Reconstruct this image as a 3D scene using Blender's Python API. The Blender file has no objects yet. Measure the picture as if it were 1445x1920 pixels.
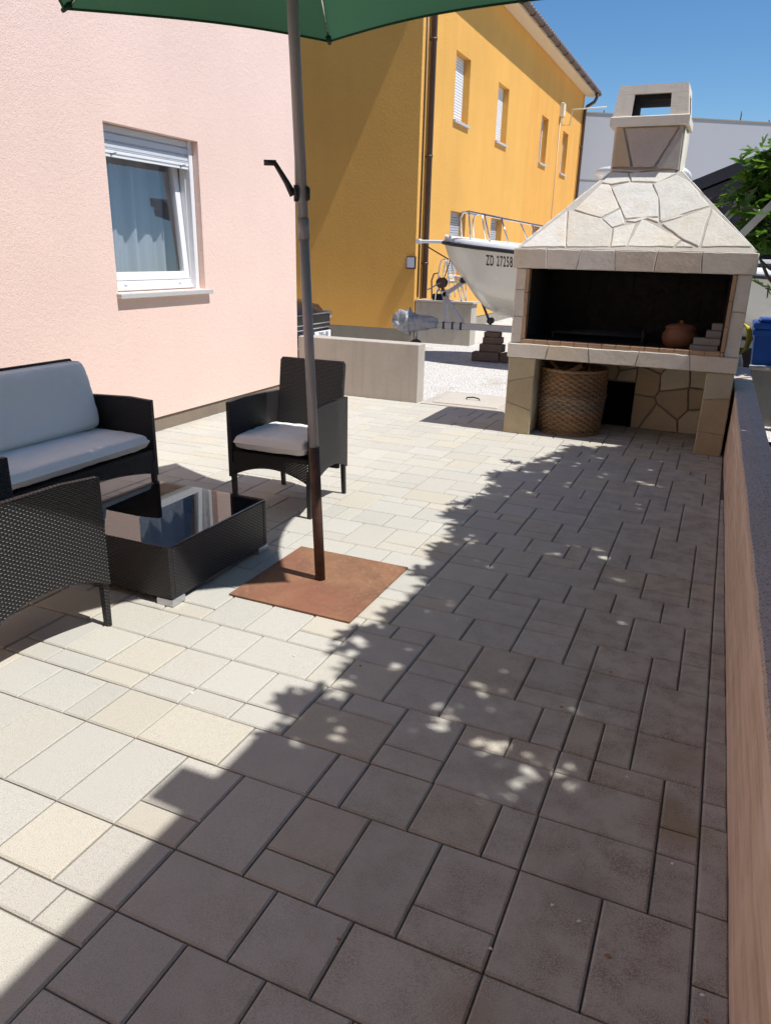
import bpy, bmesh, math, random
from mathutils import Vector, Matrix, noise
from mathutils.bvhtree import BVHTree
R = math.radians
S = bpy.context.scene
COL = S.collection
rnd = random.Random(7)

# ---------------------------------------------------------------- camera
cam_d = bpy.data.cameras.new("camera"); cam = bpy.data.objects.new("camera", cam_d); COL.objects.link(cam)
cam_d.sensor_fit = 'VERTICAL'; cam_d.sensor_height = 36; cam_d.lens = 1388/1920*36
cam_d.clip_end = 600; cam_d.clip_start = .05
def aim(pitch, roll, yaw, h):
    p, r, y = R(pitch), R(roll), R(yaw)
    fw = Vector((-math.sin(y)*math.cos(p), math.cos(y)*math.cos(p), -math.sin(p)))
    rt = Vector((math.cos(y), math.sin(y), 0)); up = rt.cross(fw)
    X = rt*math.cos(r) + up*math.sin(r); U = up*math.cos(r) - rt*math.sin(r)
    m = Matrix((X, U, -fw)).transposed().to_4x4(); m.translation = (0, 0, h)
    return m
cam.matrix_world = aim(19.3, 1.4, 23.6, 1.57)
S.camera = cam
S.render.resolution_x = 770; S.render.resolution_y = 1024

# ---------------------------------------------------------------- light
EL, AZ = 62.5, 4.2          # sun stands over +X, a little towards -Y
sunv = Vector((math.cos(R(EL))*math.cos(R(AZ)), -math.cos(R(EL))*math.sin(R(AZ)), math.sin(R(EL))))
sl = bpy.data.lights.new("sun", 'SUN'); sl.energy = 5.0; sl.angle = R(.53); sl.color = (1, .985, .965)
so = bpy.data.objects.new("sun", sl); COL.objects.link(so)
so.rotation_euler = sunv.to_track_quat('Z', 'Y').to_euler(); so.location = (6, 0, 12)
W = bpy.data.worlds.new("World"); S.world = W; W.use_nodes = True
wn = W.node_tree; bg = wn.nodes['Background']
sky = wn.nodes.new('ShaderNodeTexSky'); sky.sky_type = 'NISHITA'; sky.sun_disc = False
sky.sun_elevation = R(EL); sky.sun_rotation = R(90+AZ); sky.air_density = 1.0; sky.dust_density = .1; sky.ozone_density = 4.0
hs_ = wn.nodes.new('ShaderNodeHueSaturation'); hs_.inputs['Saturation'].default_value = 1.22; wn.links.new(sky.outputs[0], hs_.inputs['Color']); wn.links.new(hs_.outputs[0], bg.inputs[0]); bg.inputs[1].default_value = .113
S.view_settings.view_transform = 'Standard'; S.view_settings.look = 'None'
S.view_settings.exposure = .15; S.view_settings.gamma = 1
S.cycles.max_bounces = 8; S.cycles.transparent_max_bounces = 16

# ---------------------------------------------------------------- materials
class N:
    def __init__(s, name):
        s.m = bpy.data.materials.new(name); s.m.use_nodes = True; s.t = s.m.node_tree
        s.b = s.t.nodes['Principled BSDF']; s.out = s.t.nodes['Material Output']
        s.co = s.t.nodes.new('ShaderNodeTexCoord')
    def new(s, typ, **k):
        n = s.t.nodes.new(typ)
        for a, v in k.items(): setattr(n, a, v)
        return n
    def link(s, a, b): s.t.links.new(a, b)
    def noise(s, scale, detail=4, rough=.6, src='Object', stretch=None):
        n = s.new('ShaderNodeTexNoise'); n.inputs['Scale'].default_value = scale
        n.inputs['Detail'].default_value = detail; n.inputs['Roughness'].default_value = rough
        c = s.co.outputs[src]
        if stretch:
            mp = s.new('ShaderNodeMapping'); mp.inputs['Scale'].default_value = stretch
            s.link(c, mp.inputs[0]); c = mp.outputs[0]
        s.link(c, n.inputs['Vector']); return n.outputs['Fac']
    def ramp(s, fac, stops):
        r = s.new('ShaderNodeValToRGB'); e = r.color_ramp.elements
        while len(e) < len(stops): e.new(.5)
        for el, (p, c) in zip(e, stops):
            el.position = p; el.color = (c, c, c, 1) if isinstance(c, (int, float)) else (*c, 1)
        s.link(fac, r.inputs[0]); return r.outputs[0]
    def mix(s, a, b, fac, mode='MIX'):
        n = s.new('ShaderNodeMix', data_type='RGBA', blend_type=mode)
        for v, i in ((fac, 0), (a, 6), (b, 7)):
            if hasattr(v, 'links'): s.link(v, n.inputs[i])
            elif isinstance(v, (int, float)): n.inputs[i].default_value = v if i == 0 else (v, v, v, 1)
            else: n.inputs[i].default_value = (*v, 1)
        return n.outputs[2]
    def math(s, op, a, b=None):
        n = s.new('ShaderNodeMath', operation=op)
        for v, i in ((a, 0), (b, 1)):
            if v is None: continue
            if hasattr(v, 'links'): s.link(v, n.inputs[i])
            else: n.inputs[i].default_value = v
        return n.outputs[0]
    def bump(s, h, dist, strength=1.0, prev=None):
        n = s.new('ShaderNodeBump'); n.inputs['Distance'].default_value = dist; n.inputs['Strength'].default_value = strength
        s.link(h, n.inputs['Height'])
        if prev is not None: s.link(prev, n.inputs['Normal'])
        return n.outputs[0]
    def attr(s, name='Col'):
        return s.new('ShaderNodeAttribute', attribute_name=name).outputs['Color']
    def fin(s, col, rough=.7, nrm=None, metal=0, spec=None):
        if hasattr(col, 'links'): s.link(col, s.b.inputs['Base Color'])
        else: s.b.inputs['Base Color'].default_value = (*col, 1)
        if hasattr(rough, 'links'): s.link(rough, s.b.inputs['Roughness'])
        else: s.b.inputs['Roughness'].default_value = rough
        s.b.inputs['Metallic'].default_value = metal
        if spec is not None: s.b.inputs['Specular IOR Level'].default_value = spec
        if nrm is not None: s.link(nrm, s.b.inputs['Normal'])
        return s.m
def plain(name, c, rough=.5, metal=0, var=.12, vs=9, spec=None, bump=0, bs=80):
    n = N(name)
    f = n.noise(vs, 5)
    col = n.mix(tuple(x*(1-var) for x in c), tuple(min(1, x*(1+var)) for x in c), f)
    rg = n.ramp(n.noise(vs*2.3, 3), [(.3, max(0, rough-.08)), (.7, min(1, rough+.08))])
    nr = n.bump(n.noise(bs, 4), bump) if bump else None
    return n.fin(col, rg, nr, metal, spec)
def stucco(name, c, var=.07, size=170, dist=.006, streak=0):
    n = N(name)
    a = n.noise(size, 3, .55); b = n.noise(size*.35, 2, .5); big = n.noise(.7, 3)
    h = n.math('ADD', n.math('MULTIPLY', a, .7), n.math('MULTIPLY', b, .6))
    col = n.mix(tuple(x*(1-var) for x in c), tuple(min(1, x*(1+var)) for x in c), n.ramp(big, [(.3, 0), (.7, 1)]))
    col = n.mix(col, .0, n.ramp(a, [(.33, .16), (.46, 0)]))
    if streak:
        st = n.noise(1.0, 5, .6, stretch=(2.2, 2.2, .12))
        col = n.mix(col, tuple(x*.8 for x in c), n.math('MULTIPLY', n.ramp(st, [(.5, 0), (.75, 1)]), streak))
    return n.fin(col, .9, n.bump(h, dist, 1.0), spec=.2)
def concrete(name, c, var=.22, lines=True):
    n = N(name)
    f = n.noise(2.2, 8, .68); st = n.noise(1.6, 6, .65, stretch=(6, 6, .35))
    col = n.mix(tuple(x*(1-var) for x in c), tuple(x*(1+var) for x in c), f)
    col = n.mix(col, tuple(x*.55 for x in c), n.ramp(st, [(.52, 0), (.8, .42)]))
    fine = n.noise(160, 3)
    col = n.mix(col, tuple(x*.6 for x in c), n.ramp(fine, [(.3, .5), (.42, 0)]))
    h = n.math('ADD', f, n.math('MULTIPLY', fine, .3))
    return n.fin(col, .88, n.bump(h, .012), spec=.25)

M = {}
M['pink'] = stucco('pink_render', (.87, .64, .54), .04, 100, .0042, .14)
M['yellow'] = stucco('yellow_render', (.76, .405, .100), .05, 60, .008, .35)
M['orange'] = stucco('orange_render', (.75, .38, .090), .05, 60, .008, .35)
M['plinth'] = concrete('plinth_cement', (.25, .20, .15))
M['plinth2'] = concrete('house_plinth', (.30, .27, .22))
M['concrete'] = concrete('cast_concrete', (.47, .425, .365), .22)
M['concrete_grey'] = concrete('grey_concrete', (.26, .25, .23))
M['white_pvc'] = plain('white_pvc', (.80, .81, .82), .35, var=.03, vs=3)
M['shutter'] = plain('shutter_slats', (.62, .65, .69), .45, var=.03, vs=3)
M['grey_shutter'] = plain('grey_shutter', (.42, .44, .47), .5, var=.05)
M['steel'] = plain('galvanised_steel', (.42, .43, .46), .45, .75, .15, 30)
M['chrome'] = plain('polished_steel', (.75, .76, .78), .18, 1.0, .05, 20)
M['pole_grey'] = plain('grey_painted_tube', (.30, .29, .30), .42, .12, .10, 14, bump=.0006)
M['black_plastic'] = plain('black_plastic', (.018, .016, .016), .35, var=.2)
M['brown_pipe'] = plain('brown_painted_pipe', (.085, .05, .042), .4, .2, .15, 8)
M['cream'] = plain('cream_soffit', (.72, .62, .45), .7, var=.06)
M['tile'] = plain('roof_tile', (.30, .17, .11), .8, var=.25, vs=14, bump=.01, bs=30)
M['warehouse'] = plain('grey_cladding', (.40, .40, .42), .6, var=.03, vs=.6)
M['dark_wood'] = plain('dark_stained_timber', (.026, .022, .026), .55, var=.3, vs=20)
M['soot_and_shade'] = plain('soot_and_shade_black', (.012, .010, .009), .9, var=.5, vs=6, bump=.01, bs=20)  # also blackens shaded hollows that hold no soot
M['terracotta'] = plain('terracotta', (.21, .085, .04), .6, var=.25, vs=12)
M['greybrick'] = plain('grey_brick', (.30, .27, .24), .9, var=.25, vs=18, bump=.006, bs=60)
M['darkbrick'] = plain('dark_block', (.17, .115, .085), .9, var=.35, vs=10, bump=.008, bs=50)
M['trim'] = plain('firebrick', (.44, .28, .165), .8, var=.2, vs=16, bump=.004, bs=90)
M['wood'] = plain('split_wood', (.34, .2, .11), .8, var=.3, vs=30, bump=.004, bs=60)
M['bark'] = plain('fig_bark', (.20, .18, .15), .9, var=.3, vs=12, bump=.02, bs=30)
M['gelcoat'] = plain('boat_gelcoat', (.74, .71, .62), .22, var=.03, vs=2)
M['boat_white'] = plain('boat_white', (.80, .80, .78), .25, var=.03, vs=2)
M['rubber'] = plain('black_rubber', (.02, .02, .022), .6, var=.2)
M['blue_bin'] = plain('blue_plastic', (.015, .12, .52), .38, var=.08, vs=4)
M['yellow_hose'] = plain('yellow_hose', (.65, .5, .03), .4, var=.1)
M['car_paint'] = plain('dark_blue_car_paint', (.012, .018, .035), .12, .3, .05)
M['plate_white'] = plain('plate_white', (.8, .8, .8), .4, var=.02)
M['ink'] = plain('black_lettering', (.012, .012, .012), .5, var=.05)
M['dark_glass'] = plain('dark_glass', (.01, .012, .015), .05, var=.05, spec=.8)
M['tarp'] = plain('grey_plastic_sheet', (.36, .36, .38), .3, var=.25, vs=10, bump=.02, bs=14)
M['room'] = plain('room_plaster', (.55, .55, .55), .9)
M['ledge_granite'] = None
n = N('speckled_granite'); sp = n.noise(260, 2, .5)
M['granite'] = n.fin(n.mix((.62, .60, .57), (.12, .11, .11), n.ramp(sp, [(.52, 0), (.60, .9)])), .45)
# granular dark cap of the boundary wall
n = N('rough_cement_cap'); v = n.noise(120, 3, .7); b2 = n.noise(6, 4)
M['cap'] = n.fin(n.mix(n.mix((.60, .49, .43), (.76, .63, .56), b2), (.16, .12, .11), n.ramp(v, [(.34, .9), (.48, 0)])), .95, n.bump(v, .012), spec=.15)
# peach plaster of the boundary wall with long trowel streaks
n = N('trowelled_plaster'); wob = n.noise(5, 4, .6)
st = n.noise(26, 6, .6, stretch=(.4, .045, 1)); st2 = n.noise(15, 6, .65, stretch=(.4, .06, 1))
st = n.math('ADD', n.math('MULTIPLY', st, .8), n.math('MULTIPLY', wob, .2)); st2 = n.math('ADD', n.math('MULTIPLY', st2, .75), n.math('MULTIPLY', wob, .25))
c = n.mix((.72, .56, .46), (.60, .45, .355), n.ramp(st, [(.42, 0), (.58, 1)]))
c = n.mix(c, (.50, .36, .25), n.ramp(st2, [(.52, 0), (.64, .8)])); c = n.mix(c, (.78, .66, .56), n.ramp(st2, [(.36, .8), (.46, 0)]))
M['plaster'] = n.fin(c, .9, n.bump(n.math('ADD', st, n.math('MULTIPLY', st2, .6)), .012), spec=.2)
# paving blocks
n = N('concrete_paving'); a = n.attr(); f1 = n.noise(420, 2, .6); f2 = n.noise(9, 6, .65); f3 = n.noise(2.0, 4)
c = n.mix(a, n.mix(a, .45, 1, 'MULTIPLY'), n.ramp(f1, [(.33, .75), (.45, 0)]))
c = n.mix(c, n.mix(a, 1.3, 1, 'MULTIPLY'), n.ramp(f1, [(.58, 0), (.72, .6)]))
pos = n.new('ShaderNodeSeparateXYZ'); n.link(n.co.outputs['Object'], pos.inputs[0])
east = n.math('MULTIPLY', n.ramp(n.math('MULTIPLY', n.math('ADD', pos.outputs[0], 1.6), .5), [(.1, 0), (.8, 1)]), n.ramp(f2, [(.42, .10), (.62, .80)]))
c = n.mix(c, n.mix(a, (.44, .36, .30), 1, 'MULTIPLY'), n.math('MULTIPLY', east, n.ramp(n.noise(230, 3, .7), [(.40, 0), (.56, 1)])))  # dirt on the right-hand blocks, tinted browner to warm the shaded paving
def stain(c, x, y, r, colr, amt):
    d = n.new('ShaderNodeVectorMath', operation='DISTANCE'); n.link(n.co.outputs['Object'], d.inputs[0]); d.inputs[1].default_value = (x, y, 0)
    w = n.math('ADD', d.outputs['Value'], n.math('MULTIPLY', n.math('SUBTRACT', f2, .5), r*1.8))
    return n.mix(c, colr, n.math('MULTIPLY', n.ramp(n.math('DIVIDE', w, r), [(.15, 1), (1, 0)]), amt))
c = stain(c, .10, 1.95, .12, (.26, .17, .07), .55); c = stain(c, .08, 2.05, .07, (.26, .17, .07), .45); c = stain(c, -.28, 1.16, .1, (.30, .24, .13), .45); c = stain(c, -.1, 1.6, .1, (.2, .17, .15), .4); c = stain(c, .1, 2.3, .13, (.3, .22, .14), .4)
M['paver'] = n.fin(c, .88, n.bump(n.math('ADD', f1, n.math('MULTIPLY', f2, .5)), .0022), spec=.2)
M['joint'] = plain('sandy_joint', (.13, .115, .095), .95, var=.3, vs=40, bump=.006, bs=200)
# natural stone slabs
n = N('natural_stone'); a = n.attr(); f = n.noise(7, 7, .68); f1 = n.noise(60, 4, .65)
c = n.mix(n.mix(a, .78, 1, 'MULTIPLY'), n.mix(a, 1.12, 1, 'MULTIPLY'), f)
c = n.mix(c, n.mix(a, (.97, .82, .62), 1, 'MULTIPLY'), n.ramp(n.noise(3.2, 5, .6), [(.52, 0), (.74, .55)]))
c = n.mix(c, n.mix(a, .55, 1, 'MULTIPLY'), n.ramp(f1, [(.3, .5), (.42, 0)]))
M['stone'] = n.fin(c, .85, n.bump(n.math('ADD', f, n.math('MULTIPLY', f1, .2)), .009), spec=.2)
M['mortar'] = concrete('mortar', (.56, .52, .45), .15)
M['cap_cement'] = concrete('chimney_cement', (.76, .69, .58), .10)
# white gravel
n = N('white_gravel'); v = n.new('ShaderNodeTexVoronoi'); v.inputs['Scale'].default_value = 38; v.inputs['Randomness'].default_value = 1
n.link(n.co.outputs['Object'], v.inputs['Vector']); v2 = n.new('ShaderNodeTexVoronoi', feature='DISTANCE_TO_EDGE'); v2.inputs['Scale'].default_value = 38
n.link(n.co.outputs['Object'], v2.inputs['Vector'])
hsv = n.ramp(n.math('FRACT', n.math('MULTIPLY', v.outputs['Color'], 1.0)), [(0, (.62, .58, .52)), (.5, (.76, .73, .68)), (1, (.84, .82, .78))])
c = n.mix(hsv, (.22, .18, .15), n.ramp(v2.outputs['Distance'], [(.02, .85), (.10, 0)])); c = n.mix(c, (.34, .25, .14), n.ramp(n.noise(1.4, 5, .6), [(.57, 0), (.75, .55)]))
hb = n.math('SUBTRACT', 1, v.outputs['Distance'])
M['gravel'] = n.fin(c, .9, n.bump(hb, .02), spec=.2)
# rusty sheet
n = N('rusty_sheet'); f = n.noise(5, 8, .7); g = n.noise(38, 6, .7); q = n.noise(1.7, 3)
c = n.mix((.275, .145, .075), (.175, .092, .055), n.ramp(f, [(.35, 0), (.62, 1)]))
c = n.mix(c, (.33, .19, .11), n.ramp(g, [(.52, 0), (.68, .7)])); c = n.mix(c, (.24, .085, .055), n.ramp(q, [(.45, 0), (.65, .6)]))
M['rust'] = n.fin(c, .8, n.bump(g, .002), spec=.3)
n = N('rusty_tube'); f = n.noise(14, 6, .7)
M['rust_tube'] = n.fin(n.mix((.055, .032, .026), (.12, .058, .034), n.ramp(f, [(.4, 0), (.65, 1)])), .7, n.bump(f, .002), .2)
# canopy
n = N('green_canvas'); w1 = n.noise(900, 1); f = n.noise(2, 4)
n.fin(n.mix((.034, .080, .050), (.042, .096, .060), f), .85, n.bump(w1, .0005), spec=.15)
tr = n.new('ShaderNodeBsdfTranslucent'); tr.inputs[0].default_value = (.055, .155, .08, 1)
ms = n.new('ShaderNodeMixShader'); ms.inputs[0].default_value = .32
n.link(n.b.outputs[0], ms.inputs[1]); n.link(tr.outputs[0], ms.inputs[2]); n.link(ms.outputs[0], n.out.inputs[0]); M['canvas'] = n.m
# wicker
def wicker(name, holes=False):
    n = N(name); sep = n.new('ShaderNodeSeparateXYZ'); n.link(n.co.outputs['UV'], sep.inputs[0])
    u, v = sep.outputs[0], sep.outputs[1]
    rh, cw = .0085, .0135
    vr = n.math('DIVIDE', v, rh); row = n.math('FLOOR', vr); fr = n.math('FRACT', vr)
    prof = n.math('SINE', n.math('MULTIPLY', fr, math.pi))
    ph = n.math('MULTIPLY', n.math('MODULO', row, 2.0), math.pi)
    wv = n.math('SINE', n.math('ADD', n.math('MULTIPLY', u, 2*math.pi/(2*cw)), ph))
    h = n.math('MULTIPLY', prof, n.math('ADD', n.math('MULTIPLY', wv, .5), .6))
    f = n.noise(25, 3)
    base = n.mix((.0115, .0090, .0090), (.021, .0165, .016), f)
    col = n.mix((.003, .0025, .0025), base, n.ramp(h, [(.05, 0), (.45, 1)]))
    n.fin(col, .38, n.bump(h, .005), spec=.5)
    if holes:
        hole = n.math('MULTIPLY', n.math('LESS_THAN', n.math('ABSOLUTE', n.math('SUBTRACT', fr, .5)), .30),
                      n.math('LESS_THAN', wv, -.86))
        tp = n.new('ShaderNodeBsdfTransparent'); ms = n.new('ShaderNodeMixShader')
        n.link(hole, ms.inputs[0]); n.link(n.b.outputs[0], ms.inputs[1]); n.link(tp.outputs[0], ms.inputs[2]); n.link(ms.outputs[0], n.out.inputs[0])
    return n.m
M['wicker'] = wicker('dark_wicker'); M['wicker_open'] = wicker('open_dark_wicker', True)
n = N('cushion_fabric'); w1 = n.noise(700, 2); f = n.noise(7, 5)
M['cushion'] = n.fin(n.mix((.88, .865, .83), (.92, .905, .87), f), .9, n.bump(n.math('ADD', n.math('MULTIPLY', w1, .12), f), .012), spec=.15)
# glass
def glass(name, tint=(.9, .93, .95), rough=0):
    n = N(name); n.b.inputs['Base Color'].default_value = (*tint, 1)
    tp = n.new('ShaderNodeBsdfTransparent'); tp.inputs[0].default_value = (*tint, 1)
    gl = n.new('ShaderNodeBsdfGlossy'); gl.inputs['Roughness'].default_value = rough
    fr = n.new('ShaderNodeFresnel'); fr.inputs[0].default_value = 2.7
    ge = n.new('ShaderNodeNewGeometry'); fac = n.math('MULTIPLY', fr.outputs[0], n.math('SUBTRACT', 1.0, ge.outputs['Backfacing']))
    ms = n.new('ShaderNodeMixShader'); n.link(fac, ms.inputs[0]); n.link(tp.outputs[0], ms.inputs[1]); n.link(gl.outputs[0], ms.inputs[2])
    n.link(ms.outputs[0], n.out.inputs[0]); return n.m
M['pane'] = glass('window_glass', (.93, .95, .97))
M['table_glass'] = glass('tinted_table_glass', (.66, .60, .57))
n = N('sheer_curtain'); n.fin((.88, .88, .89), .9)
tp = n.new('ShaderNodeBsdfTransparent'); ms = n.new('ShaderNodeMixShader'); ms.inputs[0].default_value = .12
tl = n.new('ShaderNodeBsdfTranslucent'); tl.inputs[0].default_value = (.8, .8, .82, 1); m2 = n.new('ShaderNodeMixShader'); m2.inputs[0].default_value = .4
n.link(n.b.outputs[0], m2.inputs[1]); n.link(tl.outputs[0], m2.inputs[2]); n.link(m2.outputs[0], ms.inputs[1]); n.link(tp.outputs[0], ms.inputs[2]); n.link(ms.outputs[0], n.out.inputs[0]); M['curtain'] = n.m
# basket willow
n = N('willow'); f = n.noise(4, 5, .6); g = n.noise(90, 3)
a = n.attr(); c = n.mix(n.mix(a, .75, 1, 'MULTIPLY'), n.mix(a, 1.15, 1, 'MULTIPLY'), n.ramp(f, [(.35, 0), (.65, 1)])); c = n.mix(c, (.10, .06, .035), n.ramp(g, [(.36, .45), (.5, 0)]))
M['willow'] = n.fin(c, .75, n.bump(g, .003))
# fig leaves
n = N('fig_leaf'); a = n.attr(); f = n.noise(30, 3)
c = n.mix(a, n.mix(a, .7, 1, 'MULTIPLY'), f); n.fin(c, .5, n.bump(f, .004), spec=.35)
tr = n.new('ShaderNodeBsdfTranslucent'); n.link(n.mix(a, (1.5, 1.7, .5), 1, 'MULTIPLY'), tr.inputs[0])
ms = n.new('ShaderNodeMixShader'); ms.inputs[0].default_value = .38
n.link(n.b.outputs[0], ms.inputs[1]); n.link(tr.outputs[0], ms.inputs[2]); n.link(ms.outputs[0], n.out.inputs[0]); M['leaf'] = n.m

# ---------------------------------------------------------------- helpers
def wpos(o):
    v = Vector((0, 0, 0))
    while o is not None: v += Vector(o.location); o = o.parent
    return v
class MB:
    def __init__(s): s.v = []; s.f = []; s.c = []; s.sm = []
    def face(s, idx, col=None, smooth=False): s.f.append(list(idx)); s.c.append(col or (1, 1, 1)); s.sm.append(smooth)
    def add(s, vs, fs, col=None, smooth=False):
        b = len(s.v); s.v += [Vector(p) for p in vs]
        for f in fs: s.face([b+i for i in f], col, smooth)
    def box(s, x0, y0, z0, x1, y1, z1, col=None, mat=None, ch=0):
        if ch:
            c = ch
            vs = []; 
            for z, i in ((z0, c), (z0+c, 0), (z1-c, 0), (z1, c)):
                vs += [(x0+i, y0+i, z), (x1-i, y0+i, z), (x1-i, y1-i, z), (x0+i, y1-i, z)]
            fs = [(3, 2, 1, 0), (12, 13, 14, 15)]
            for k in range(3):
                for j in range(4): fs.append((k*4+j, k*4+(j+1) % 4, k*4+4+(j+1) % 4, k*4+4+j))
        else:
            vs = [(x0, y0, z0), (x1, y0, z0), (x1, y1, z0), (x0, y1, z0), (x0, y0, z1), (x1, y0, z1), (x1, y1, z1), (x0, y1, z1)]
            fs = [(3, 2, 1, 0), (4, 5, 6, 7), (0, 1, 5, 4), (1, 2, 6, 5), (2, 3, 7, 6), (3, 0, 4, 7)]
        if mat is not None: vs = [mat @ Vector(p) for p in vs]
        s.add(vs, fs, col)
    def tube(s, pts, r, seg=10, caps=True, col=None):
        pts = [Vector(p) for p in pts]; n = len(pts)
        rs = r if isinstance(r, (list, tuple)) else [r]*n
        ref = None; rings = []
        for i, p in enumerate(pts):
            t = (pts[min(i+1, n-1)] - pts[max(i-1, 0)]).normalized()
            if ref is None:
                ref = Vector((0, 0, 1)) if abs(t.z) < .9 else Vector((1, 0, 0))
            a = (ref - t*ref.dot(t)).normalized(); b = t.cross(a); ref = a
            rings.append([p + (a*math.cos(2*math.pi*k/seg) + b*math.sin(2*math.pi*k/seg))*rs[i] for k in range(seg)])
        b0 = len(s.v)
        for rg in rings: s.v += rg
        for i in range(n-1):
            for k in range(seg):
                k2 = (k+1) % seg
                s.face((b0+i*seg+k, b0+i*seg+k2, b0+(i+1)*seg+k2, b0+(i+1)*seg+k), col, True)
        if caps:
            s.face([b0+k for k in range(seg)][::-1], col); s.face([b0+(n-1)*seg+k for k in range(seg)], col)
    def bar(s, a, b, w, h, col=None):          # rectangular bar from a to b
        a, b = Vector(a), Vector(b); t = (b-a).normalized(); ref = Vector((0, 0, 1)) if abs(t.z) < .95 else Vector((1, 0, 0))
        x = t.cross(ref).normalized()*w/2; y = x.cross(t).normalized()*h/2
        s.add([a-x-y, a+x-y, a+x+y, a-x+y, b-x-y, b+x-y, b+x+y, b-x+y],
              [(3, 2, 1, 0), (4, 5, 6, 7), (0, 1, 5, 4), (1, 2, 6, 5), (2, 3, 7, 6), (3, 0, 4, 7)], col)
    def panel(s, poly, o, U, V, th, col=None):  # extruded planar polygon, th along U x V
        o, U, V = Vector(o), Vector(U), Vector(V); Nn = U.cross(V).normalized()
        n = len(poly); P = [o+U*u+V*v for u, v in poly]
        s.add([p+Nn*th/2 for p in P] + [p-Nn*th/2 for p in P],
              [list(range(n)), list(range(n, 2*n))[::-1]] + [(i, n+i, n+(i+1) % n, (i+1) % n) for i in range(n)], col)
    def lathe(s, prof, c, seg=32, col=None):
        b0 = len(s.v); m = len(prof)
        for r, z in prof:
            for k in range(seg):
                a = 2*math.pi*k/seg; s.v.append(Vector((c[0]+r*math.cos(a), c[1]+r*math.sin(a), c[2]+z)))
        for i in range(m-1):
            for k in range(seg): s.face((b0+i*seg+k, b0+i*seg+(k+1) % seg, b0+(i+1)*seg+(k+1) % seg, b0+(i+1)*seg+k), col, True)
    def build(s, name, mat, parent=None, uv=False, shift=True, bevel=0, solid=0):
        me = bpy.data.meshes.new(name); off = wpos(parent) if (parent and shift) else Vector((0, 0, 0))
        me.from_pydata([tuple(p-off) for p in s.v], [], s.f); me.update()
        a = me.color_attributes.new('Col', 'FLOAT_COLOR', 'CORNER')
        k = 0; dat = []
        for f, c in zip(s.f, s.c): dat += [c[0], c[1], c[2], 1.0]*len(f)
        a.data.foreach_set('color', dat)
        me.polygons.foreach_set('use_smooth', s.sm)
        if uv:
            ul = me.uv_layers.new(name='UVMap')
            for p in me.polygons:
                nx, ny, nz = (abs(q) for q in p.normal)
                for li in p.loop_indices:
                    q = me.vertices[me.loops[li].vertex_index].co
                    ul.data[li].uv = (q.y, q.z) if (nx >= ny and nx > nz) else ((q.x, q.z) if ny > nz else (q.x, q.y))
        me.materials.append(mat)
        o = bpy.data.objects.new(name, me); COL.objects.link(o)
        if parent: o.parent = parent
        if bevel:
            md = o.modifiers.new('bevel', 'BEVEL'); md.width = bevel; md.segments = 2; md.limit_method = 'ANGLE'; md.angle_limit = R(40)
        return o
def tag(o, label=None, cat=None, group=None, kind=None):
    if label: o['label'] = label
    if cat: o['category'] = cat
    if group: o['group'] = group
    if kind: o['kind'] = kind
    return o
def thing(name, loc, label, cat, group=None):
    o = bpy.data.objects.new(name, None); COL.objects.link(o); o.location = loc; o.empty_display_size = .2
    return tag(o, label, cat, group)
def text_mb(body, size, width=1.0, th=.002):
    cu = bpy.data.curves.new('txt', 'FONT'); cu.body = body; cu.size = size; cu.extrude = 0; cu.space_character = 1.22; cu.align_x = 'CENTER'; cu.align_y = 'CENTER'; cu.offset = size*.018
    o = bpy.data.objects.new('txt', cu); COL.objects.link(o)
    dg = bpy.context.evaluated_depsgraph_get(); me = bpy.data.meshes.new_from_object(o.evaluated_get(dg))
    vs = [(v.co.x*width, v.co.y) for v in me.vertices]; fs = [list(p.vertices) for p in me.polygons]
    bpy.data.objects.remove(o); bpy.data.curves.remove(cu); bpy.data.meshes.remove(me)
    return vs, fs
# polygons and stone cladding
def clip(poly, px, py, nx, ny):                 # keep (p - P).n <= 0
    out = []
    for i in range(len(poly)):
        a, b = poly[i], poly[(i+1) % len(poly)]
        da = (a[0]-px)*nx+(a[1]-py)*ny; db = (b[0]-px)*nx+(b[1]-py)*ny
        if da <= 0: out.append(a)
        if da*db < 0:
            t = da/(da-db); out.append((a[0]+(b[0]-a[0])*t, a[1]+(b[1]-a[1])*t))
    return out
def cells(poly, seeds):
    res = []
    for i, s in enumerate(seeds):
        p = list(poly)
        for j, q in enumerate(seeds):
            if i != j and p: p = clip(p, (s[0]+q[0])/2, (s[1]+q[1])/2, q[0]-s[0], q[1]-s[1])
        if len(p) >= 3: res.append(p)
    return res
def inset(poly, d):                             # inward offset of a convex-ish polygon given in ccw order
    A = sum(poly[i][0]*poly[(i+1) % len(poly)][1]-poly[(i+1) % len(poly)][0]*poly[i][1] for i in range(len(poly)))
    if A < 0: poly = poly[::-1]
    n = len(poly); out = []
    for i in range(n):
        a, b, c = Vector(poly[i-1]), Vector(poly[i]), Vector(poly[(i+1) % n])
        e1 = (b-a); e2 = (c-b)
        if e1.length < 1e-6 or e2.length < 1e-6: continue
        e1.normalize(); e2.normalize(); n1 = Vector((-e1.y, e1.x)); n2 = Vector((-e2.y, e2.x)); m = n1+n2
        if m.length < 1e-4: m = n1
        m.normalize(); k = d/max(.45, m.dot(n1)); out.append(tuple(b+m*k))
    return out
def rough_outline(poly, rg, amp=.0035, step=.05):
    out = []
    for i in range(len(poly)):
        a, b = Vector(poly[i]), Vector(poly[(i+1) % len(poly)]); L = (b-a).length; k = max(1, int(L/step)); nn = Vector((-(b-a).y, (b-a).x)); nn = nn/L if L else nn
        for j in range(k):
            t = j/k; out.append(tuple(a+(b-a)*t + nn*(rg.uniform(-amp, amp) if j else 0)))
    return out
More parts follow.
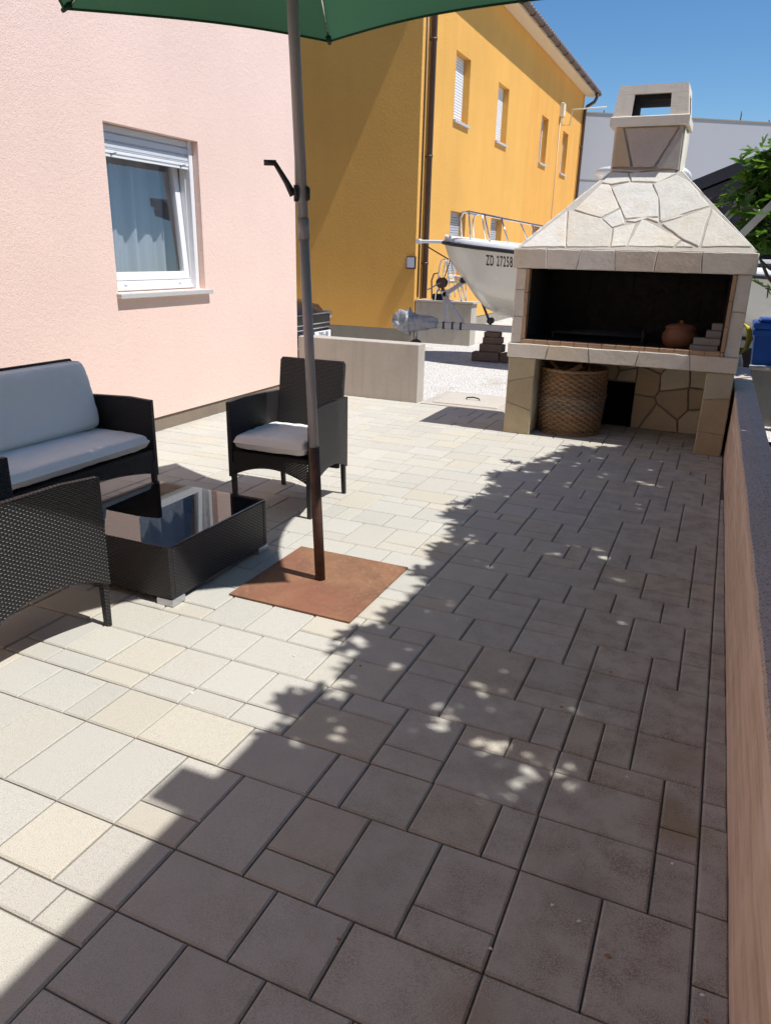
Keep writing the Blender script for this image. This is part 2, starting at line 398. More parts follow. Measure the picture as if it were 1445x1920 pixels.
STONES = [(.74, .66, .55), (.76, .69, .59), (.73, .64, .52), (.76, .70, .61), (.74, .68, .58), (.72, .62, .50)]
PALE = [(.80, .775, .69), (.78, .755, .68), (.82, .795, .72), (.78, .73, .63), (.80, .765, .67)]
def stone(mb, poly, o, U, V, Nn, th, rg, pal, gap=.005):
    p = inset(poly, gap)
    if len(p) < 3: return
    p = rough_outline(p, rg); q = inset(p, .004); 
    if len(q) != len(p): q = p
    o, U, V, Nn = Vector(o), Vector(U), Vector(V), Vector(Nn); n = len(p); t = th*rg.uniform(.75, 1.2); tx, ty = rg.uniform(-.012, .012), rg.uniform(-.012, .012)
    cx = sum(a for a, b in p)/n; cy = sum(b for a, b in p)/n
    lo = [o+U*a+V*b for a, b in p]; mi = [o+U*a+V*b+Nn*(t-.004) for a, b in p]
    hi = [o+U*a+V*b+Nn*(t+tx*(a-cx)+ty*(b-cy)) for a, b in q]
    c = rg.choice(pal); k = rg.uniform(.9, 1.08); c = tuple(x*k for x in c)
    fs = [list(range(2*n, 3*n))]
    for i in range(n):
        j = (i+1) % n; fs += [(i, j, n+j, n+i), (n+i, n+j, 2*n+j, 2*n+i)]
    if U.cross(V).dot(Nn) < 0: fs = [list(f)[::-1] for f in fs]
    mb.add(lo+mi+hi, fs, c)
def clad(mb, poly, o, U, V, Nn, nst, rg, pal=STONES, th=.009, seeds=None, gap=.0028):
    if seeds is None:
        xs = [a for a, b in poly]; ys = [b for a, b in poly]; seeds = []
        w, h = max(xs)-min(xs), max(ys)-min(ys); best = .85*math.sqrt(w*h/nst); tries = 0
        while len(seeds) < nst and tries < 4000:
            q = (rg.uniform(min(xs), max(xs)), rg.uniform(min(ys), max(ys))); tries += 1
            if all(math.hypot(q[0]-s[0], q[1]-s[1]) > best for s in seeds): seeds.append(q)
            if tries % 300 == 299: best *= .85
    for c in cells(poly, seeds): stone(mb, c, o, U, V, Nn, th, rg, pal, gap)
def rect(w, h): return [(0, 0), (w, 0), (w, h), (0, h)]

# ---------------------------------------------------------------- ground
mb = MB(); mb.add([(-300, -300, -.06), (300, -300, -.06), (300, 300, -.06), (-300, 300, -.06)], [(0, 1, 2, 3)])
n = N('bare_earth'); f = n.noise(3, 6)
M['earth'] = n.fin(n.mix((.20, .16, .11), (.11, .09, .06), f), .95, n.bump(n.noise(40, 4), .03))
tag(mb.build('ground', M['earth']), kind='structure')
mb = MB(); mb.add([(-40, 7.62, -.012), (16, 7.62, -.012), (16, 45, -.012), (-40, 45, -.012)], [(0, 1, 2, 3)])
tag(mb.build('gravel', M['gravel']), kind='structure')

# terrace of mixed concrete blocks, one sheet
U = .1112; XE = .165; Y0 = 1.04-.5645*5
def paver(mb, x0, y0, x1, y1, rg):
    g = .0026; x0 += g; y0 += g; x1 -= g; y1 -= g; c = .0056
    if x1-x0 < .02 or y1-y0 < .02: return
    dz = rg.uniform(-.0012, .0012); tx = rg.uniform(-.0008, .0008)
    base = rg.choice([(.520, .492, .425), (.510, .488, .426), (.520, .494, .420), (.514, .493, .434), (.532, .490, .402), (.503, .478, .416)])
    k = rg.uniform(.94, 1.03); col = tuple(q*k for q in base)
    vs = [(x0, y0, -.03), (x1, y0, -.03), (x1, y1, -.03), (x0, y1, -.03)]
    vs += [(x0, y0, dz-c), (x1, y0, dz-c), (x1, y1, dz-c), (x0, y1, dz-c)]
    vs += [(x0+c, y0+c, dz-tx), (x1-c, y0+c, dz+tx), (x1-c, y1-c, dz+tx), (x0+c, y1-c, dz-tx)]
    fs = [(8, 9, 10, 11)]
    for i in range(4):
        j = (i+1) % 4; fs += [(i, j, 4+j, 4+i), (4+i, 4+j, 8+j, 8+i)]
    mb.add(vs, fs, col)
mb = MB(); rg = random.Random(21); y = Y0; k = 0; YEND = 7.62
while y < YEND-.02:
    tall = (k % 2 == 1); h = (3 if tall else 2)*U*1.015; y1 = min(y+h, YEND); x = XE; jj = 0
    fixed = None
    if abs(y-1.27) < .06: fixed = ['F', 'F2', 'L', 'F', 'C', 'F', 'C', 'F', 'F']        # right to left
    if abs(y-1.61) < .06: fixed = [1, 3, 1, 2, 2, 1, 3, 3, 2]
    if abs(y-1.04) < .06: fixed = [1, 3, 3, 2, 3, 2, 2, 3]
    if tall and not fixed and rg.random() < .6: paver(mb, x-U, y, x, y+U, rg); paver(mb, x-U, y+U, x, y1, rg); x -= U
    while x > -4.6:
        kind = fixed[jj] if fixed and jj < len(fixed) else None; jj += 1
        if tall:
            w = 2*U*.995; x0 = x-w; t = kind or rg.choice(['F', 'F', 'L', 'C', 'L', 'C', 'W'])
            if t == 'W': w = 3*U; x0 = x-w
            if y1-y < h-.05: t = 'F'
            if t in ('F', 'F2'): paver(mb, x0, y, x, y1, rg)
            elif t == 'L': paver(mb, x0, y, x, y+U, rg); paver(mb, x0, y+U, x, y1, rg)
            elif t == 'C': paver(mb, x0, y, x, y+U, rg); paver(mb, x0, y+U, x, y1, rg)
            else: paver(mb, x0, y, x, y+2*U, rg); a = rg.choice([U, 2*U, 1.5*U]); paver(mb, x0, y+2*U, x0+a, y1, rg); paver(mb, x0+a, y+2*U, x, y1, rg)
        else:
            w = (kind or rg.choice([1, 2, 2, 2, 3, 1, 3]))*U*.995; x0 = x-w; paver(mb, x0, y, x, y1, rg)
        x = x0
    y += h; k += 1
y = Y0                                           # cut strip along the wall
while y < YEND-.05:
    h = rg.choice([1, 2, 2, 3])*U; xe = .247-.0145*(y-1.4); paver(mb, XE, y, xe, min(y+h, YEND), rg); y += h
pav = tag(mb.build('terrace_paving', M['paver']), kind='structure')
mb = MB(); mb.add([(-4.62, Y0, -.011), (.3, Y0, -.011), (.3, 7.62, -.011), (-4.62, 7.62, -.011)], [(0, 1, 2, 3)])
tag(mb.build('paving_bed', M['joint']), kind='structure')
# manhole cover in a concrete ring
t = thing('manhole_cover', (-2.5, 8.05, 0), 'square pale concrete manhole cover with a bent iron lifting handle beside the gravel', 'manhole cover')
mb = MB(); mb.box(-2.95, 7.64, -.05, -2.0, 8.5, .002); mb.build('frame', M['concrete'], t)
mb = MB(); mb.box(-2.84, 7.74, -.01, -2.1, 8.4, .014, ch=.006)
M['pale_concrete'] = concrete('pale_concrete', (.52, .47, .40), .12); mb.build('lid', M['pale_concrete'], t)
mb = MB(); mb.tube([(-2.55, 8.05, .014), (-2.54, 8.05, .035), (-2.47, 8.05, .045), (-2.40, 8.05, .035), (-2.39, 8.05, .014)], .008, 8); mb.build('handle', M['rubber'], t)

# ---------------------------------------------------------------- walls with openings
def holed(mb, o, U_, w, h, holes, depth, inn):  # front sheet with recesses; U_ along the wall, inn points inwards
    o, U_, inn = Vector(o), Vector(U_), Vector(inn); Z = Vector((0, 0, 1))
    us = sorted({0, w, *[q for a in holes for q in (a[0], a[1])]}); zs = sorted({0, h, *[q for a in holes for q in (a[2], a[3])]})
    flip = U_.cross(Z).dot(inn) > 0
    def q(pts): mb.add(pts if not flip else pts[::-1], [(0, 1, 2, 3)])
    P = lambda u, z, d=0: o+U_*u+Z*z+inn*d
    for i in range(len(us)-1):
        for j in range(len(zs)-1):
            um, zm = (us[i]+us[i+1])/2, (zs[j]+zs[j+1])/2
            if any(a[0] < um < a[1] and a[2] < zm < a[3] for a in holes): continue
            q([P(us[i], zs[j]), P(us[i+1], zs[j]), P(us[i+1], zs[j+1]), P(us[i], zs[j+1])])
    for u0, u1, z0, z1 in holes:
        q([P(u0, z0), P(u0, z0, depth), P(u0, z1, depth), P(u0, z1)][::-1]); q([P(u1, z0), P(u1, z0, depth), P(u1, z1, depth), P(u1, z1)])
        q([P(u0, z0), P(u1, z0), P(u1, z0, depth), P(u0, z0, depth)][::-1]); q([P(u0, z1), P(u1, z1), P(u1, z1, depth), P(u0, z1, depth)])

# ---------------------------------------------------------------- pink house
t = thing('pink_house', (-8, 2, 0), 'pale pink rendered house on the left, with one white window under a half raised shutter', 'house')
X = -4.5; wy0, wy1, wz0, wz1 = 4.81, 5.95, 1.21, 2.46; YA, YB, HT = -7.0, 7.62, 6.2
mb = MB(); holed(mb, (X, YA, .13), (0, 1, 0), YB-YA, HT-.13, [(wy0-YA, wy1-YA, wz0-.13, wz1-.13)], .26, (-1, 0, 0))
mb.add([(X, YB, .13), (X, YB, HT), (-12, YB, HT), (-12, YB, .13)], [(3, 2, 1, 0)]); mb.add([(X, YA, .13), (X, YA, HT), (-12, YA, HT), (-12, YA, .13)], [(0, 1, 2, 3)])
mb.add([(-12, YA, .13), (-12, YB, .13), (-12, YB, HT), (-12, YA, HT)], [(3, 2, 1, 0)])
mb.box(X+.002, YA+.02, -.05, .20, -2.3, HT-.01)  # unseen wing behind the camera, added to block sky and warm the shade
mb.build('wall', M['pink'], t)
mb = MB(); mb.box(-11.99, YA+.01, -.05, X-.014, YB-.01, .13); mb.build('plinth', M['plinth'], t)
mb = MB(); mb.add([(X+.45, YA-.4, HT), (X+.45, YB+.4, HT), (-8.2, YB+.4, HT+1.5), (-8.2, YA-.4, HT+1.5), (-12.4, YA-.4, HT), (-12.4, YB+.4, HT),
    (X+.45, YA-.4, HT-.12), (X+.45, YB+.4, HT-.12), (-12.4, YA-.4, HT-.12), (-12.4, YB+.4, HT-.12)],
    [(0, 1, 2, 3), (3, 2, 5, 4), (0, 6, 7, 1), (6, 8, 9, 7), (4, 5, 9, 8), (0, 3, 4, 8, 6), (1, 7, 9, 5, 2)]); mb.build('roof', M['tile'], t)
mb = MB()
for (a, b) in (((-7.5, wy0-.6, .6), (-7.4, wy1+.6, 2.9)),): mb.box(*a, *b)
mb.box(-7.4, wy0-.6, .5, X-.27, wy1+.6, .6); mb.box(-7.4, wy0-.6, 2.9, X-.27, wy1+.6, 3.0); mb.box(-7.4, wy0-.7, .6, X-.27, wy0-.6, 2.9); mb.box(-7.4, wy1+.6, .6, X-.27, wy1+.7, 2.9)
mb.build('room', M['room'], t)
fx = X-.115
mb = MB(); w = .06
mb.box(fx-.06, wy0, wz0, fx, wy0+w, wz1); mb.box(fx-.06, wy1-w, wz0, fx, wy1, wz1); mb.box(fx-.06, wy0+w, wz0, fx, wy1-w, wz0+.085); mb.box(fx-.06, wy0+w, wz1-w, fx, wy1-w, wz1)
mb.box(fx, wy1-.055, wz0, fx+.055, wy1-.005, wz1); mb.box(fx, wy0+.005, wz0, fx+.055, wy0+.055, wz1)     # shutter guides
mb.box(fx, wy0+.055, wz0+.012, fx+.022, wy1-.055, wz0+.04)
for yy in (wy0+.2, wy1-.24): mb.box(fx, yy, wz0+.056, fx+.012, yy+.04, wz0+.072)
win = mb.build('window', M['white_pvc'], t, bevel=.003)
mb = MB()                                         # sash tilted inwards about its bottom edge
a0, a1 = wy0+w+.005, wy1-w-.005; b0, b1 = wz0+.09, wz1-w-.005; sw = .068
mb.box(-.05, a0, 0, 0, a0+sw, b1-b0); mb.box(-.05, a1-sw, 0, 0, a1, b1-b0); mb.box(-.05, a0+sw, 0, 0, a1-sw, sw); mb.box(-.05, a0+sw, b1-b0-sw, 0, a1-sw, b1-b0)
RT = Matrix.Translation((fx-.006, 0, b0)) @ Matrix.Rotation(R(-4.0), 4, 'Y')
mb.v = [RT @ p for p in mb.v]; mb.build('sash', M['white_pvc'], win, bevel=.003)
mb = MB(); mb.box(-.030, a0+sw-.003, sw-.003, -.022, a1-sw+.003, b1-b0-sw+.003); mb.v = [RT @ p for p in mb.v]; mb.build('pane', M['pane'], win)
mb = MB(); zz = wz1; sx = fx+.032                  # roller shutter: slats and bottom rail
for k in range(3):
    z1 = wz1-.002-k*.058; mb.panel([(0, 0), (.008, .006), (.011, .027), (.008, .048), (0, .054), (-.004, .027)], (sx, wy0+.06, z1-.056), (1, 0, 0), (0, 0, 1), 0)
    mb.box(sx-.006, wy0+.056, z1-.054, sx+.004, wy1-.056, z1); mb.box(sx+.004, wy0+.056, z1-.047, sx+.009, wy1-.056, z1-.007)
sh = mb.build('roller_shutter', M['shutter'], win, bevel=.003)
mb = MB(); mb.box(sx-.007, wy0+.056, wz1-.232, sx+.008, wy1-.056, wz1-.180); mb.box(sx-.004, wy0+.056, wz1-.178, sx+.012, wy1-.056, wz1-.174)
mb.box(sx+.008, wy0+.056, wz1-.206, sx+.014, wy1-.056, wz1-.184)
mb.build('bottom_rail', M['white_pvc'], win, bevel=.002)
for yy in (wy0+.14, wy1-.16):
    mb = MB(); mb.tube([(sx+.008, yy, wz1-.214), (sx+.058, yy, wz1-.206)], .0085, 8); mb.build('stopper', M['steel'], win)
mb = MB(); mb.box(fx-.05, wy0-.02, wz0-.042, X+.05, wy1+.05, wz0-.003, ch=.003); mb.build('sill', M['granite'], win)
mb = MB()
def wave_sheet(mb, x, ya, yb, za, zb, amp, seed):
    rg = random.Random(seed); m = 240; ph = [rg.uniform(0, 6) for _ in range(4)]
    b = len(mb.v)
    for i in range(m+1):
        u = i/m; yy = ya+(yb-ya)*u
        for j in range(9):
            v = j/8; xx = x+amp*(math.sin(u*58+ph[0]+1.5*math.sin(u*9))*.65+math.sin(u*97+ph[1])*.35)*(1.0-.3*v)
            mb.v.append(Vector((xx, yy, za+(zb-za)*v)))
    for i in range(m):
        for j in range(8): mb.face((b+i*9+j, b+(i+1)*9+j, b+(i+1)*9+j+1, b+i*9+j+1), None, True)
wave_sheet(mb, X-.375, wy0-.45, wy1+.35, .70, 2.8, .042, 3); mb.build('curtain', M['curtain'], t)

# ---------------------------------------------------------------- yellow house
t = thing('yellow_house', (-9.5, 20, 0), 'two storey yellow ochre house with brown gutter and downpipes, behind the boat', 'house')
X = -5.3; Y1, YS, Y2 = 13.2, 20.6, 27.6; HW = 6.62
ups = [(14.9, 15.76), (17.74, 18.6)]; ups2 = [(21.93, 22.72), (24.73, 25.53)]; los = [(15.0, 15.95), (17.83, 18.76)]; los2 = [(21.9, 22.75), (24.7, 25.55)]
def hs(L, z0, z1, y0): return [(a-y0, b-y0, z0-.22, z1-.22) for a, b in L]
mb = MB(); holed(mb, (X, Y1, .22), (0, 1, 0), YS-Y1, HW-.22, hs(ups, 4.0, 5.15, Y1)+hs(los, 1.15, 2.39, Y1), .22, (-1, 0, 0))
xr, zr = -9.6, HW+1.75; xl = -13.9
mb.add([(X, Y1, .22), (X, Y1, HW), (xr, Y1, zr), (xl, Y1, HW), (xl, Y1, .22)], [(0, 1, 2, 3, 4)])
mb.add([(xl, Y1, .22), (xl, Y2, .22), (xl, Y2, HW), (xl, Y1, HW)], [(0, 1, 2, 3)])
mb.build('wall', M['yellow'], t)
mb = MB(); holed(mb, (X, YS, .22), (0, 1, 0), Y2-YS, HW-.22, hs(ups2, 4.0, 5.15, YS)+hs(los2, 1.15, 2.39, YS), .22, (-1, 0, 0))
mb.add([(X, Y2, .22), (X, Y2, HW), (xr, Y2, zr), (xl, Y2, HW), (xl, Y2, .22)], [(4, 3, 2, 1, 0)])
o = mb.build('wall', M['orange'], t); o['label'] = 'deeper orange far half of the long wall'
mb = MB(); mb.box(xl+.012, Y1+.012, -.05, X-.012, Y2-.012, .22); mb.build('plinth', M['plinth2'], t)
for i, (a, b) in enumerate(ups+ups2+los+los2):
    z0, z1 = (4.0, 5.15) if i < 4 else (1.15, 2.39); d = X-.15
    mb = MB(); mb.box(d-.06, a, z0, d, a+.06, z1); mb.box(d-.06, b-.06, z0, d, b, z1); mb.box(d-.06, a+.06, z0, d, b-.06, z0+.06); mb.box(d-.06, a+.06, z1-.06, d, b-.06, z1)
    f = mb.build('window', M['white_pvc'], t)
    closed = i in (0, 1, 4, 5)
    mb = MB(); mb.box(d-.05, a+.06, z0+.06, d-.035, b-.06, z1-.06); mb.build('pane', M['dark_glass'], f)
    if closed:
        mb = MB(); zb = z0+.02
        zz = z1
        while zz > zb+.05:
            mb.box(d+.002, a+.01, zz-.047, d+.016, b-.01, zz-.004, ch=.004); zz -= .05
        mb.build('shutter', M['white_pvc'] if i < 2 else M['grey_shutter'], f)
    mb = MB(); mb.box(d, a-.03, z0-.05, X+.05, b+.03, z0-.004); mb.build('sill', M['granite'], f)
# roof: slab, soffit, gutter, pipes
ov = .34; sl_ = (zr-HW)/(X-xr); eave_z = HW-ov*sl_+.30
mb = MB()
def slab(mb, xa, za, xb, zb, y0, y1, th): mb.add([(xa, y0, za), (xb, y0, zb), (xb, y0, zb+th), (xa, y0, za+th), (xa, y1, za), (xb, y1, zb), (xb, y1, zb+th), (xa, y1, za+th)],
    [(0, 1, 2, 3), (7, 6, 5, 4), (0, 4, 5, 1), (3, 2, 6, 7), (0, 3, 7, 4), (1, 5, 6, 2)])
slab(mb, xr, zr+.12, X+ov+.06, HW-ov*sl_+.09, Y1-.32, Y2+.3, .08); slab(mb, xl-ov, HW-ov*sl_+.1, xr-.001, zr+.12, Y1-.32, Y2+.3, .08)
yy = Y1-.3
while yy < Y2+.25:                                # rounded tile ends along the eave
    mb.tube([(X+ov+.10, yy, HW-ov*sl_+.165), (X-1.2, yy, HW+1.2*sl_+.21)], .07, 7); yy += .21
roof = mb.build('roof', M['tile'], t)
mb = MB(); mb.panel([(0, 0), (ov, -.03), (ov, .15), (0, .22)], (X+.003, (Y1+Y2)/2, HW-.05), (1, 0, 0), (0, 0, 1), Y2-Y1+.5); mb.build('soffit', M['cream'], roof)
mb = MB(); gy = X+ov+.07; gz = HW+.02
pts = [(gy+.07*math.cos(a), gz+.07*math.sin(a)) for a in [math.pi+math.pi*k/10 for k in range(11)]]
pts += [(gy+.06*math.cos(a), gz+.06*math.sin(a)) for a in [2*math.pi-math.pi*k/10 for k in range(11)]]
nn_ = len(pts); mb.add([(x, Y1-.3, z) for x, z in pts]+[(x, Y2+.3, z) for x, z in pts], [(i, (i+1) % nn_, nn_+(i+1) % nn_, nn_+i) for i in range(nn_)]+[tuple(range(nn_))[::-1], tuple(range(nn_, 2*nn_))])
yy = Y1
while yy < Y2: mb.tube([(gy-.075, yy, gz+.01), (gy-.05, yy, gz-.07), (gy, yy, gz-.085), (gy+.055, yy, gz-.06), (gy+.08, yy, gz+.01)], .009, 6); yy += .9
gut = mb.build('gutter', M['brown_pipe'], t)
for py, zb in ((13.52, .78), (27.42, .2)):
    px = X+.075
    mb = MB(); mb.tube([(gy, py, gz-.06), (gy, py, gz-.18), (gy-.06, py, gz-.30), (px+.06, py, gz-.42), (px, py, gz-.55), (px, py, zb)], .052, 12)
    dp = mb.build('downpipe', M['brown_pipe'], t)
    for zz in (1.4, 3.2, 5.0):
        mb = MB(); mb.lathe([(.052, -.02), (.06, -.02), (.06, .02), (.052, .02)], (px, py, zz), 14); mb.box(X, py-.012, zz-.012, px-.04, py+.012, zz+.012); mb.build('clamp', M['brown_pipe'], dp)
mb = MB(); mb.tube([(X+.02, 13.34, .8), (X+.02, 13.34, 6.5)], .014, 8); mb.build('conduit', M['brown_pipe'], t)
mb = MB(); mb.box(-5.46, Y1-.035, 1.30, -5.28-.0, Y1, 1.52, ch=.006); mbx = mb.build('meter_box', M['brown_pipe'], t)
mb = MB(); mb.box(-5.445, Y1-.042, 1.325, -5.305, Y1-.036, 1.50); mb.build('glass', M['shutter'], mbx)
mb = MB(); mb.box(X, 24.0, 5.42, X+.12, 24.25, 5.78, ch=.02); mb.tube([(X+.06, 24.12, 5.45), (X+.08, 24.12, 5.2), (X+.3, 24.12, 5.2), (X+.35, 24.12, 5.6), (X+1.3, 24.12, 5.62)], .02, 8); mb.tube([(X+.02, 24.1, 5.4), (X+.02, 24.1, 2.6)], .012, 6)
mb.build('cable_bracket', M['cream'], t)
# ---------------------------------------------------------------- far buildings
t = thing('warehouse', (-1, 34, 0), 'large pale grey flat walled warehouse closing the view behind the barbecue chimney', 'warehouse')
ang = math.atan2(31.9-28.4, .4+4.97); ca, sa = math.cos(ang), math.sin(ang)
MW = Matrix.Translation((-4.97, 28.4, 0)) @ Matrix.Rotation(ang, 4, 'Z')
mb = MB(); mb.box(-10, 0, -.05, 32, 20, 6.15, mat=MW); mb.build('wall', M['warehouse'], t)
mb = MB(); mb.box(-10.03, -.03, 6.15, 32.03, 20.03, 6.19, mat=MW); mb.build('parapet', M['plinth2'], t)
mb = MB()
for zz in (2.05, 4.1): mb.box(-10, -.012, zz-.02, 32, .001, zz+.02, mat=MW)
for xx in (-4, -.9, 2, 8, 14, 20): mb.box(xx-.02, -.014, 0, xx+.02, .001, 6.15, mat=MW)
mb.build('panel_seam', M['plinth2'], t)
for xx in (.25, 5.3, 6.4, 7.3, 9.2):
    mb = MB(); mb.tube([MW @ Vector((xx, .1, 6.2)), MW @ Vector((xx, .1, 6.28 if xx != 5.3 else 6.5))], .018, 6); mb.build('roof_peg', M['brown_pipe'], t)
t = thing('timber_shed', (.3, 13, 0), 'dark stained timber shed whose sloping roof edge rises behind the fig leaves', 'shed')
mb = MB(); slab(mb, -.75, 2.44, .75, 3.055, 12.0, 14.2, .16); slab(mb, -.70, 2.30, .75, 2.898, 12.06, 14.1, .13); mb.build('roof', M['dark_wood'], t)
mb = MB()
k = 0; xx = -.45
while xx < .55:
    mb.box(xx, 12.5, -.05, xx+.155, 12.53+.008*(k % 2), 2.38+(xx+.6)*.41); xx += .16; k += 1
mb.box(-.45, 12.56, -.05, .65, 14.0, 2.3); mb.build('wall', M['dark_wood'], t)

# ---------------------------------------------------------------- boundary walls
t = thing('boundary_wall', (.28, 4, 0), 'long low peach plastered wall along the right edge of the terrace with a rough grey cap', 'wall')
mb = MB(); ya, yb = -2.0, 8.36
def wx(y): return .247-.0145*(y-1.4)
segs = 60
b = 0; rg = random.Random(4)
ring = []
for i in range(segs+1):
    y = ya+(yb-ya)*i/segs; x = wx(y); j = .004*noise.noise((y*3, 0, 0)); ht = .560+.004*noise.noise((y*2, 5, 0)) - (.03 if y < 2.4 else 0)*max(0, (2.4-y)/2)
    ring.append((x, j, ht, y))
vs = []
for x, j, ht, y in ring: vs += [(x+j, y, -.05), (x+j*2+.002, y, ht*.55), (x+j, y, ht-.02), (x+.15, y, ht-.02), (x+.15, y, -.05)]
fs = []
for i in range(segs):
    for k in range(4): fs.append((i*5+k, i*5+k+1, i*5+5+k+1, i*5+5+k))
fs += [(4, 3, 2, 1, 0), tuple(segs*5+k for k in range(5))]
mb.add(vs, fs); mb.build('wall_body', M['plaster'], t)
mb = MB(); vs = []
for x, j, ht, y in ring:
    e = .006*noise.noise((y*9, 2, 0)); vs += [(x-.004+e, y, ht-.02), (x+.002+e, y, ht), (x+.07, y, ht+.004), (x+.152, y, ht), (x+.156, y, ht-.022)]
fs = []
for i in range(segs):
    for k in range(4): fs.append((i*5+k+1, i*5+k, i*5+5+k, i*5+5+k+1))
fs += [(0, 1, 2, 3, 4), tuple(segs*5+k for k in range(5))[::-1]]
mb.add(vs, [f[::-1] for f in fs]); mb.build('cap', M['cap'], t)
t = thing('garden_wall', (1.5, 8.5, 0), 'bare grey concrete wall beyond the boundary wall, in front of the blue bin', 'wall')
mb = MB(); mb.box(.33, 8.36, -.06, 3.6, 8.52, .545); mb.build('wall_body', M['concrete_grey'], t)
mb = MB(); mb.box(.30, 8.34, .546, 3.6, 8.54, .572); mb.build('coping', M['pale_concrete'], t)
t = thing('concrete_wall', (-3.8, 7.7, 0), 'bare board marked concrete wall end between the terrace chair and the gravel', 'wall')
mb = MB(); mb.box(-4.49, 7.63, -.05, -2.99, 7.83, .635, ch=.008)
mb.build('wall_body', M['concrete'], t)
t = thing('concrete_landing', (-4.7, 14.2, 0), 'grey concrete block wall against the yellow house corner carrying the step ladder', 'landing')
mb = MB(); mb.box(-5.29, 13.25, -.05, -4.2, 13.58, .73, ch=.01); mb.build('block', M['concrete'], t)
mb = MB(); mb.box(-5.29, 13.22, .731, -4.16, 13.60, .765); mb.build('slab', M['pale_concrete'], t)

# ---------------------------------------------------------------- barbecue
t = thing('barbecue', (-.8, 7.1, 0), 'outdoor stone clad barbecue fireplace with pyramid hood and chimney', 'barbecue')
rg = random.Random(11); FX = Vector((1, 0, 0)); FZ = Vector((0, 0, 1)); FY = Vector((0, 1, 0))
yf, yb = 6.72, 7.55
def clad_box(name, x0, y0, z0, x1, y1, z1, nf, ns, faces='FLR', pal=STONES, th=.009, seeds=None, parent=None, top=0):
    mb = MB(); core = MB(); e = th
    core.box(x0+e, y0+e, z0, x1-e, y1, z1)
    if 'F' in faces: clad(mb, rect(x1-x0, z1-z0), (x0, y0+e-.001, z0), FX, FZ, -FY, nf, rg, pal, th, seeds)
    if 'L' in faces: clad(mb, rect(y1-y0, z1-z0), (x0+e-.001, y0, z0), FY, FZ, -FX, ns, rg, pal, th)
    if 'R' in faces: clad(mb, rect(y1-y0, z1-z0), (x1-e+.001, y0, z0), FY, FZ, FX, ns, rg, pal, th)
    if 'T' in faces: clad(mb, rect(x1-x0, y1-y0), (x0, y0, z1-.001), FX, FY, FZ, top, rg, pal, th)
    o = core.build(name, M['mortar'], t)
    mb.build('stone_cladding', M['stone'], o)
    return o
WARM = [(.50, .42, .28), (.46, .37, .24), (.52, .46, .33), (.42, .34, .22), (.48, .42, .30)]
clad_box('pillar', -1.745, yf, 0, -1.50, yb, .70, 3, 6, pal=WARM, seeds=[(.08, .12), (.16, .40), (.10, .62)])
clad_box('pillar', -.07, yf, 0, .142, yb, .70, 3, 6, pal=WARM, seeds=[(.10, .05), (.12, .34), (.09, .62)])
clad_box('hearth_ledge', -1.76, yf-.02, .701, .152, yb, .83, 7, 4, seeds=[(.17, .09), (.55, .03), (.90, .10), (1.36, .04), (1.74, .10)])
clad_box('jamb', -1.74, yf, .83, -1.645, yb, 1.47, 3, 6, seeds=[(.05, .1), (.05, .36), (.04, .56)])
clad_box('jamb', .035, yf, .83, .145, yb, 1.47, 2, 6, seeds=[(.05, .16), (.05, .55)])
clad_box('lintel', -1.765, yf-.03, 1.471, .165, yb, 1.635, 8, 4, seeds=[(.16, .08), (.42, .10), (.70, .06), (1.02, .10), (1.34, .07), (1.72, .10)])
